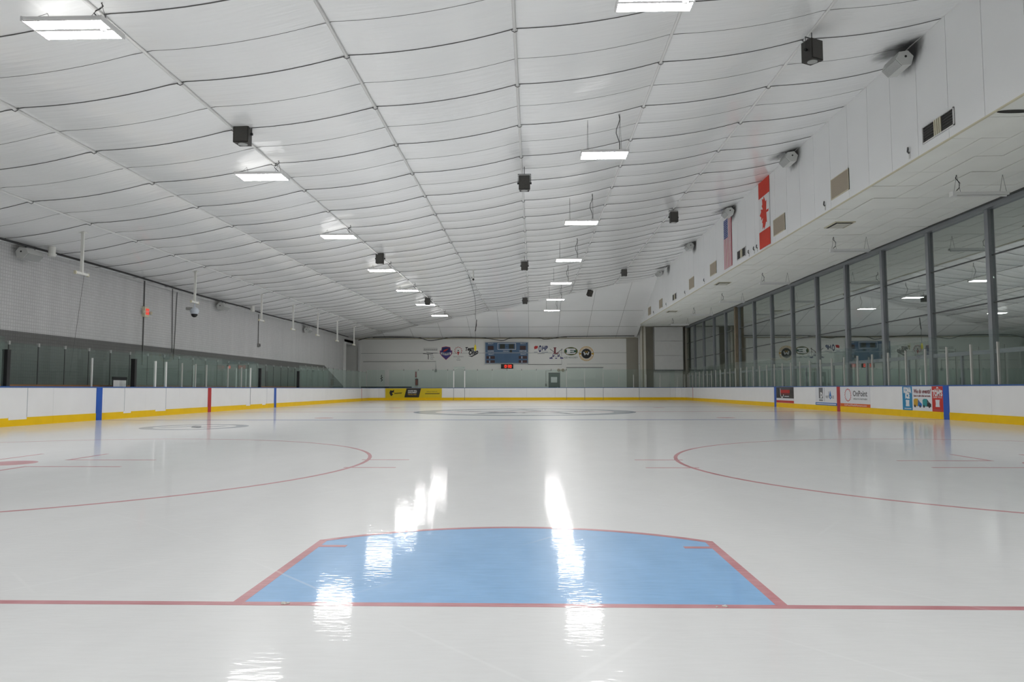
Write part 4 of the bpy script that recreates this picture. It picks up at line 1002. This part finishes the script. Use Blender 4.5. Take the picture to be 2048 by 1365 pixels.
MB().prism([(0.25, 1.06), (0.87, 1.06), (0.87, 0.66), (0.25, 0.66)], 0.010, 0.013).build('upper_field', M['inknavy'], t)
MB().prism([(0.30, 0.70), (0.55, 0.78), (0.82, 1.0), (0.6, 0.96), (0.38, 0.86)], 0.013, 0.016).build('swoosh', M['inkred'], t)
MB().prism([(0.12, 0.66), (0.56, 0.60), (1.0, 0.66), (0.96, 0.48), (0.56, 0.42), (0.16, 0.48)], 0.013, 0.016).build('banner', M['inkwhite'], t)
mb = MB()
for i in range(8): mb.box(0.2+i*0.09, 0.26+i*0.09, 0.48, 0.60, 0.016, 0.018)
mb.build('banner_lettering', M['inknavy'], t)
t = logo('round red emblem of figures with lettering under it', -6.56, 3.31)
for i in range(9):
    a = math.radians(-40 + 260*i/8); cx, cy = 0.36+0.33*math.cos(a), 0.86+0.33*math.sin(a)
    MB().stroke([(cx, cy), (cx - 0.16*math.sin(a)*0.6 - 0.08*math.cos(a), cy + 0.16*math.cos(a)*0.6 - 0.08*math.sin(a))], 0.045, 0, 0.006).build('figure', M['inkpink'], t)
MB().disc(0.36, 0.86, 0.055, 0, 0.006, 12).build('figure_head', M['ink'], t); MB().prism([(0.24, 0.76), (0.48, 0.76), (0.42, 0.64), (0.38, 0.48), (0.34, 0.48), (0.30, 0.64)], 0, 0.006).build('figure_body', M['inkred'], t)
text('Special Olympics', 0.14, M['inkgrey'], t, 0.38, 0.36, 0.003, 0.86); text('Ohio', 0.14, M['inkgrey'], t, 0.38, 0.22, 0.003, 0.22)
MB().stroke([(0.22+j*0.04, 0.06+0.03*math.sin(j*2)) for j in range(9)], 0.025, 0, 0.006).build('script_stroke', M['inkgrey'], t)
t = logo('black script Team Ohio logo with swoosh', -5.67, 3.61)
text('Team', 0.42, M['ink'], t, 0.40, 0.70, 0.003, 0.72, shear=0.35, bold=0.02).rotation_euler = (0, 0, 0.10)
text('Ohio', 0.52, M['ink'], t, 0.72, 0.40, 0.003, 0.82, shear=0.35, bold=0.025).rotation_euler = (0, 0, 0.14)
MB().prism([(0.30, 0.12), (0.62, 0.02), (1.15, 0.30), (1.1, 0.36), (0.62, 0.12)], 0, 0.006).build('swoosh', M['ink'], t)
t = logo('dark OHP lettering with a red bird mark, right of the scoreboard', 0.22, 3.84)
MB().prism([(0.0, 0.62), (0.12, 0.72), (0.34, 0.70), (0.30, 0.5), (0.16, 0.36), (0.04, 0.42)], 0, 0.006).build('bird_mark', M['inkred'], t); MB().prism([(0.03, 0.42), (0.3, 0.5), (0.28, 0.36), (0.14, 0.30)], 0.006, 0.009).build('bird_throat', M['inkwhite'], t)
text('O', 0.78, M['inknavy'], t, 0.50, 0.44, 0.003, 0.24, shear=0.15, bold=0.03); text('HP', 0.52, M['inknavy'], t, 0.90, 0.50, 0.003, 0.50, shear=0.15, bold=0.02)
for a, b in ((0.0, 0.30), (0.64, 1.18)): MB().box(a, b, 0.17, 0.20, 0, 0.006).build('underline', M['inknavy'], t)
MB().box(0.3, 0.9, 0.04, 0.07, 0, 0.005).build('small_lettering', M['inkgrey'], t)
t = logo('maroon letter L with crossed hockey sticks', 1.53, 3.42)
MB().stroke([(0.05, 0.86), (0.45, 0.55), (1.05, 0.1)], 0.05, 0, 0.006).build('hockey_stick', M['inkgrey'], t); MB().stroke([(1.08, 0.86), (0.68, 0.55), (0.08, 0.1)], 0.05, 0, 0.006).build('hockey_stick', M['inkgrey'], t)
for x in (0.0, 0.9): MB().box(x, x+0.26, 0.04, 0.14, 0, 0.008).build('stick_blade', M['inkpurple'], t)
MB().prism([(0.34, 1.0), (0.58, 1.0), (0.58, 0.94), (0.53, 0.94), (0.53, 0.52), (0.70, 0.52), (0.70, 0.60), (0.74, 0.60), (0.74, 0.46), (0.34, 0.46), (0.34, 0.52), (0.39, 0.52), (0.39, 0.94), (0.34, 0.94)], 0.006, 0.012).build('letter_l', M['inkmaroon'], t)
MB().ring(0.56, 0.36, 0.26, 0.31, 0.006, 0.010, 32, ry=0.45).build('mask_ring', M['inkpurple'], t)
for x in (0.32, 0.74): MB().prism([(x-0.06, 0.30), (x+0.06, 0.32), (x+0.03, 0.18), (x-0.03, 0.18)], 0.006, 0.010).build('mask_eye', M['inkpurple'], t)
MB().prism([(0.46, 0.12), (0.66, 0.12), (0.62, 0.04), (0.50, 0.04)], 0.006, 0.010).build('mask_mouth', M['inkpurple'], t)
t = logo('green oval E emblem with ice hockey lettering', 2.76, 3.45)
MB().disc(0.58, 0.64, 0.58, 0, 0.004, 40, 0.60).build('outer_oval', M['inkgreen'], t); MB().ring(0.58, 0.64, 0.51, 0.535, 0.004, 0.007, 40, ry=0.60).build('oval_line', M['inkgold'], t)
MB().prism([(0.15, 0.80), (0.28, 0.88), (0.92, 0.86), (1.0, 0.72), (0.80, 0.74), (0.52, 0.76), (0.52, 0.68), (0.84, 0.68), (0.84, 0.60), (0.52, 0.60), (0.52, 0.52), (0.80, 0.54), (1.0, 0.56), (0.92, 0.42), (0.28, 0.40), (0.15, 0.48), (0.24, 0.56), (0.24, 0.72)], 0.004, 0.008).build('letter_e', M['inkwhite'], t)
text('ICE HOCKEY', 0.2, M['inkgreen'], t, 0.58, 0.10, 0.003, 1.14)
t = logo('round black and gold crest, rightmost on the far wall', 4.02, 3.26)
MB().disc(0.62, 0.62, 0.62, 0, 0.004, 40).build('outer_disc', M['inkgold'], t); MB().disc(0.62, 0.62, 0.58, 0.004, 0.007, 40).build('pale_band', M['inkwhite'], t)
for i in range(22):
    a = math.radians(25 + 130*(i % 11)/10 + (180 if i > 10 else 0)); mb = MB(); mb.stroke([(0.62+0.46*math.cos(a), 0.62+0.46*math.sin(a)), (0.62+0.55*math.cos(a), 0.62+0.55*math.sin(a))], 0.055, 0.007, 0.010); mb.build('band_letter', M['inkgold'], t)
MB().disc(0.62, 0.62, 0.42, 0.007, 0.011, 36).build('inner_disc', M['ink'], t)
for s in (-1, 1): MB().box(0.62+s*0.52-0.08, 0.62+s*0.52+0.08, 0.54, 0.68, 0.011, 0.014).build('side_block', M['inkgold'], t)
MB().stroke([(0.42, 0.76), (0.48, 0.5), (0.62, 0.68), (0.76, 0.5), (0.82, 0.76)], 0.075, 0.011, 0.015).build('letter_w', M['inkwhite'], t)
MB().stroke([(0.52, 0.84), (0.62, 0.7), (0.72, 0.84)], 0.05, 0.015, 0.017).build('gold_chevron', M['inkgold'], t)

# ------------------------------------------------------------------ far wall fittings
d1 = struct('door_1', 'grey-green steel door with white notice in the far wall')
MB().box(1.44, 2.40, YF-0.05, YF, 0, 2.28).build('frame', M['steel'], d1); MB().box(1.50, 2.34, YF-0.07, YF-0.05, 0, 2.22).build('leaf', M['door'], d1)
MB().box(1.64, 2.16, YF-0.075, YF-0.07, 1.45, 1.92).build('notice', M['paper'], d1)
MB().tube([(2.26, YF-0.1, 1.05), (2.14, YF-0.1, 1.05)], 0.015, 6).build('handle', M['alu'], d1)
conduit([(1.22, YF-0.03, 1.3), (1.22, YF-0.03, 2.45), (1.7, YF-0.03, 2.45)], 0.018, 'thin conduit rising left of the far door')
o = MB().cbox((1.22, YF-0.05, 1.25), (0.12, 0.09, 0.2)).build('switch_box', M['steel']); tag(o, 'small dark switch box left of the far door', 'box')
MB().cbox((0, 0, 0), (0.07, 0.03, 0.1)).build('cover', M['greybox'], o, (1.22, YF-0.10, 1.25))
t = farthing('emergency_light', 'twin round tan emergency lamps above the far door', 'light', 2.47, 2.49)
for x in (-0.18, 0.18): MB().disc(x, 0, 0.13, 0.02, 0.10, 18).build('lamp', M['tan'], t)
MB().box(-0.1, 0.1, -0.06, 0.06, 0, 0.06).build('bracket', M['cream'], t)
t = farthing('fire_extinguisher', 'red fire extinguisher in a dark bracket on the far wall', 'extinguisher', -9.72, 1.25)
MB().box(-0.13, 0.13, 0.0, 0.55, 0, 0.03).build('back_plate', M['steel'], t); MB().tube([(0, 0.0, 0.11), (0, 0.42, 0.11), (0, 0.5, 0.11)], [0.09, 0.09, 0.03], 12).build('cylinder', M['extred'], t); MB().box(-0.05, 0.05, 0.5, 0.56, 0.07, 0.15).build('valve', M['black'], t)
t = farthing('wall_sign', 'narrow dark upright sign above the fire extinguisher', 'sign', -9.79, 1.9)
MB().box(-0.06, 0.06, 0, 0.5, 0, 0.015).build('plate', M['inkmaroon'], t); MB().box(-0.03, 0.03, 0.06, 0.44, 0.015, 0.018).build('stroke', M['inkpink'], t)
t = farthing('wall_symbol', 'small black upright marking on the far wall by the corner', 'marking', -12.77, 1.6)
MB().stroke([(0, 0.4), (0.12, 0.3), (-0.02, 0.22), (0.12, 0.1), (0.02, 0.0)], 0.07, 0, 0.006).build('stroke', M['ink'], t); MB().disc(0.05, 0.48, 0.05, 0, 0.006, 10).build('dot', M['ink'], t)
o = MB().box(-14.1, -9.9, YG+0.06, YG+0.16, 1.0, 1.13).build('bumper_rail', M['ink']); tag(o, 'low dark rail behind the end glass left of the yellow ad', 'rail')
MB().box(-14.1, -9.9, YG+0.07, YG+0.15, 0.0, 1.0).build('rail_panel', M['greybox'], o)
o = MB().cbox((XLW-2.9, 58.6, 3.6), (0.12, 0.3, 0.35)).build('alcove_lamp', M['cream']); tag(o, 'small tan box lamp inside the dark alcove', 'lamp')
MB().cbox((0, 0, 0), (0.06, 0.2, 0.2)).build('cover', M['tan'], o, (XLW-2.82, 58.6, 3.6))

# ------------------------------------------------------------------ advertising on the boards
# end boards: yellow and black hockey skills ad
t = thing('board_advert', 'long yellow and black advert on the far boards', 'advert', (-12.05, Y1-0.002, 0), right=(1, 0, 0))
MB().box(0, 4.68, 0.215, BT-0.04, 0, 0.006).build('yellow_field', M['inkyellow'], t)
if True:
    MB().prism([(1.58, 0.24), (2.78, 0.24), (2.96, BT-0.05), (1.76, BT-0.05)], 0.006, 0.009).build('black_panel', M['adblack'], t)
    text('HOCKEY SKILL', 0.15, M['inkwhite'], t, 2.25, 0.78, 0.011, 0.74, bold=0.006); text('DEVELOPMENT', 0.15, M['inkwhite'], t, 2.24, 0.63, 0.011, 0.74, bold=0.006); text('FOR ALL AGES', 0.13, M['inkgold'], t, 2.23, 0.47, 0.011, 0.70, bold=0.005)
    text('ENROLL TODAY AT', 0.11, M['ink'], t, 3.86, 0.71, 0.008, 0.86)
    mb = MB()
    for i in range(16): mb.box(3.30+i*0.075, 3.30+i*0.075+0.05, 0.50, 0.58+0.015*(i % 2), 0.006, 0.009)
    mb.build('small_lettering', M['ink'], t)
    MB().prism([(0.34, 0.62), (0.42, 0.84), (0.58, 0.78), (0.74, 0.88), (0.70, 0.72), (0.76, 0.62), (0.62, 0.66), (0.56, 0.56), (0.66, 0.50), (0.60, 0.44), (0.50, 0.34), (0.40, 0.46)], 0.006, 0.009).build('mascot_mark', M['ink'], t)
    mb = MB(); mb.stroke([(0.76+0.055*i, 0.56+0.02*i*0.2+0.045*(1 if i % 2 else -1)) for i in range(12)], 0.035, 0.006, 0.009); mb.build('script_stroke', M['ink'], t)
def right_ad(label, y_far, cat='advert'):
    """advert on the right boards: local x runs toward the viewer, y up, z out from the boards"""
    return thing('board_advert', label, cat, (WR-0.001, y_far, 0), None, right=(0, -1, 0))
t = right_ad('black advert with red lettering and wings beside the far blue stripe', 34.60)
MB().box(0, 2.48, 0.45, BT-0.04, 0, 0.006).build('black_field', M['adblack'], t); MB().box(0, 2.48, 0.34, 0.45, 0, 0.006).build('white_strip', M['adwhite'], t); MB().box(0, 2.48, 0.225, 0.34, 0, 0.006).build('red_strip', M['inkadred'], t)
for i in range(4): MB().box(0.36+i*0.06, 2.1-i*0.08, 0.93-i*0.045, 0.95-i*0.045, 0.006, 0.009).build('wing_line', M['inkgrey'], t)
mb = MB(); P = [(0.62, 0.92), (0.62, 0.62), (0.72, 0.52), (0.85, 0.48), (0.98, 0.52), (1.08, 0.62)]; mb.stroke(P, 0.05, 0.006, 0.010); mb.build('shield_outline', M['inkwhite'], t)
mb = MB()
for i in range(7): mb.box(0.66+i*0.19, 0.82+i*0.19, 0.70, 0.86, 0.010, 0.014)
mb.build('red_lettering', M['inkadred'], t)
mb = MB()
for i in range(6): mb.box(0.70+i*0.22, 0.80+i*0.22, 0.63, 0.67, 0.010, 0.013)
mb.build('red_lettering', M['inkadred'], t)
mb = MB()
for i in range(6): mb.box(1.22+i*0.11, 1.30+i*0.11, 0.52, 0.565, 0.010, 0.013)
mb.build('white_lettering', M['inkwhite'], t)
mb = MB()
for i in range(12): mb.box(0.5+i*0.12, 0.58+i*0.12, 0.262, 0.305, 0.006, 0.008)
mb.build('strip_lettering', M['inkpink'], t)
t = right_ad('white advert with grey D block and blue drop, left of the red stripe', 29.42)
MB().box(0, 2.28, 0.33, BT-0.04, 0, 0.006).build('white_field', M['adwhite'], t); MB().box(0, 2.28, 0.215, 0.33, 0, 0.006).build('blue_strip', M['inkblue'], t)
MB().box(0.40, 0.84, 0.50, 0.96, 0.006, 0.009).build('grey_block', M['inkgrey'], t); text('D', 0.30, M['inkwhite'], t, 0.68, 0.63, 0.011, 0.24, bold=0.02)
mb = MB()
for i in range(6): mb.box(0.42+i*0.07, 0.47+i*0.07, 0.39, 0.46, 0.006, 0.009)
mb.build('small_lettering', M['inkgrey'], t)
MB().box(0.99, 1.01, 0.38, 0.96, 0.006, 0.009).build('divider', M['inkgrey'], t)
text('ver', 0.24, M['inkgrey'], t, 1.28, 0.59, 0.008, 0.30); text('oz', 0.24, M['inkgrey'], t, 1.86, 0.59, 0.008, 0.26); MB().box(1.46, 1.50, 0.54, 0.80, 0.006, 0.009).build('letter_stem', M['inkgrey'], t)
MB().prism([(1.62, 0.84), (1.70, 0.66), (1.72, 0.54), (1.62, 0.47), (1.52, 0.54), (1.54, 0.66)], 0.006, 0.010).build('drop', M['inkblue'], t); MB().disc(1.62, 0.57, 0.04, 0.010, 0.012, 12).build('drop_highlight', M['adwhite'], t)
mb = MB()
for i in range(20): mb.box(0.10+i*0.105, 0.18+i*0.105, 0.250, 0.295, 0.006, 0.008)
mb.build('strip_lettering', M['adwhite'], t)
t = right_ad('white OnPoint advert with red dotted oval, right of the red stripe', 26.80)
MB().box(0, 2.62, 0.34, BT-0.04, 0, 0.006).build('white_field', M['adwhite'], t); MB().box(0, 2.62, 0.215, 0.34, 0, 0.006).build('orange_strip', M['inkorange'], t)
for i in range(18):
    a = 2*math.pi*i/18; MB().disc(0.72+0.27*math.cos(a), 0.67+0.23*math.sin(a), 0.036, 0.006, 0.009, 8, 0.7).build('dot', M['inkadred'], t)
text('OnPoint', 0.30, M['inkgrey'], t, 1.78, 0.72, 0.008, 1.22, bold=0.006); text('WEALTH PARTNERS', 0.085, M['inkgrey'], t, 1.80, 0.52, 0.008, 1.18)
text('OnPointWealthPartners.com', 0.10, M['adwhite'], t, 1.35, 0.277, 0.008, 1.95)
t = right_ad('blue, white and red food truck advert beside the near blue stripe', 21.80)
MB().box(0, 0.64, 0.215, BT-0.04, 0, 0.006).build('blue_field', M['inkcyan'], t); MB().box(0.64, 1.83, 0.215, BT-0.04, 0, 0.006).build('white_field', M['adwhite'], t); MB().box(1.83, 2.45, 0.215, BT-0.04, 0, 0.006).build('red_field', M['inkadred'], t)
text('KONA', 0.24, M['inkwhite'], t, 0.33, 0.86, 0.008, 0.50, bold=0.018); text('ICE', 0.24, M['inkwhite'], t, 0.33, 0.68, 0.008, 0.28, bold=0.018)
MB().prism([(0.21, 0.34), (0.45, 0.34), (0.43, 0.44), (0.45, 0.55), (0.21, 0.55), (0.23, 0.44)], 0.006, 0.009).build('blank_code_card', M['adwhite'], t)
mb = MB()
for i in range(9): mb.box(0.12+i*0.05, 0.15+i*0.05, 0.25, 0.285, 0.006, 0.008)
mb.build('phone_lettering', M['adwhite'], t)
text('We do events!', 0.19, M['inkmaroon'], t, 1.24, 0.83, 0.008, 1.02, shear=0.2, bold=0.006); text('Scan or call to find out more.', 0.09, M['inkmaroon'], t, 1.24, 0.69, 0.008, 1.02, bold=0.003)
for ox, c1, c2, n_ in ((0.72, 'inkgold', 'inkblue', 'tan and blue'), (1.27, 'inkteal', 'ink', 'teal and dark')):
    MB().prism([(ox, 0.36), (ox, 0.56), (ox+0.08, 0.60), (ox+0.26, 0.60), (ox+0.30, 0.50), (ox+0.30, 0.36)], 0.006, 0.009).build('truck_body', M[c1], t)
    MB().prism([(ox+0.26, 0.36), (ox+0.28, 0.58), (ox+0.38, 0.50), (ox+0.50, 0.44), (ox+0.50, 0.35)], 0.009, 0.011).build('truck_cab', M[c2], t)
    MB().prism([(ox+0.30, 0.46), (ox+0.31, 0.54), (ox+0.37, 0.48)], 0.011, 0.013).build('truck_window', M['inkgrey'], t)
    for wx in (0.08, 0.40): MB().disc(ox+wx, 0.36, 0.045, 0.011, 0.014, 12).build('truck_wheel', M['ink'], t)
MB().prism([(2.08, 0.92), (2.12, 0.97), (2.18, 0.97), (2.22, 0.92), (2.16, 0.93)], 0.006, 0.009).build('hat_mark', M['inkwhite'], t)
text("TRAVELIN'", 0.07, M['inkwhite'], t, 2.14, 0.88, 0.008, 0.34); text("TOM'S", 0.24, M['inkwhite'], t, 2.14, 0.77, 0.008, 0.56, bold=0.012); text('COFFEE TRUCK', 0.07, M['inkwhite'], t, 2.14, 0.65, 0.008, 0.50)
MB().prism([(2.02, 0.36), (2.26, 0.36), (2.24, 0.46), (2.26, 0.58), (2.02, 0.58), (2.04, 0.46)], 0.006, 0.009).build('blank_code_card', M['adwhite'], t)
mb = MB()
for i in range(9): mb.box(1.90+i*0.052, 1.935+i*0.052, 0.25, 0.285, 0.006, 0.008)
mb.build('phone_lettering', M['inkpink'], t)
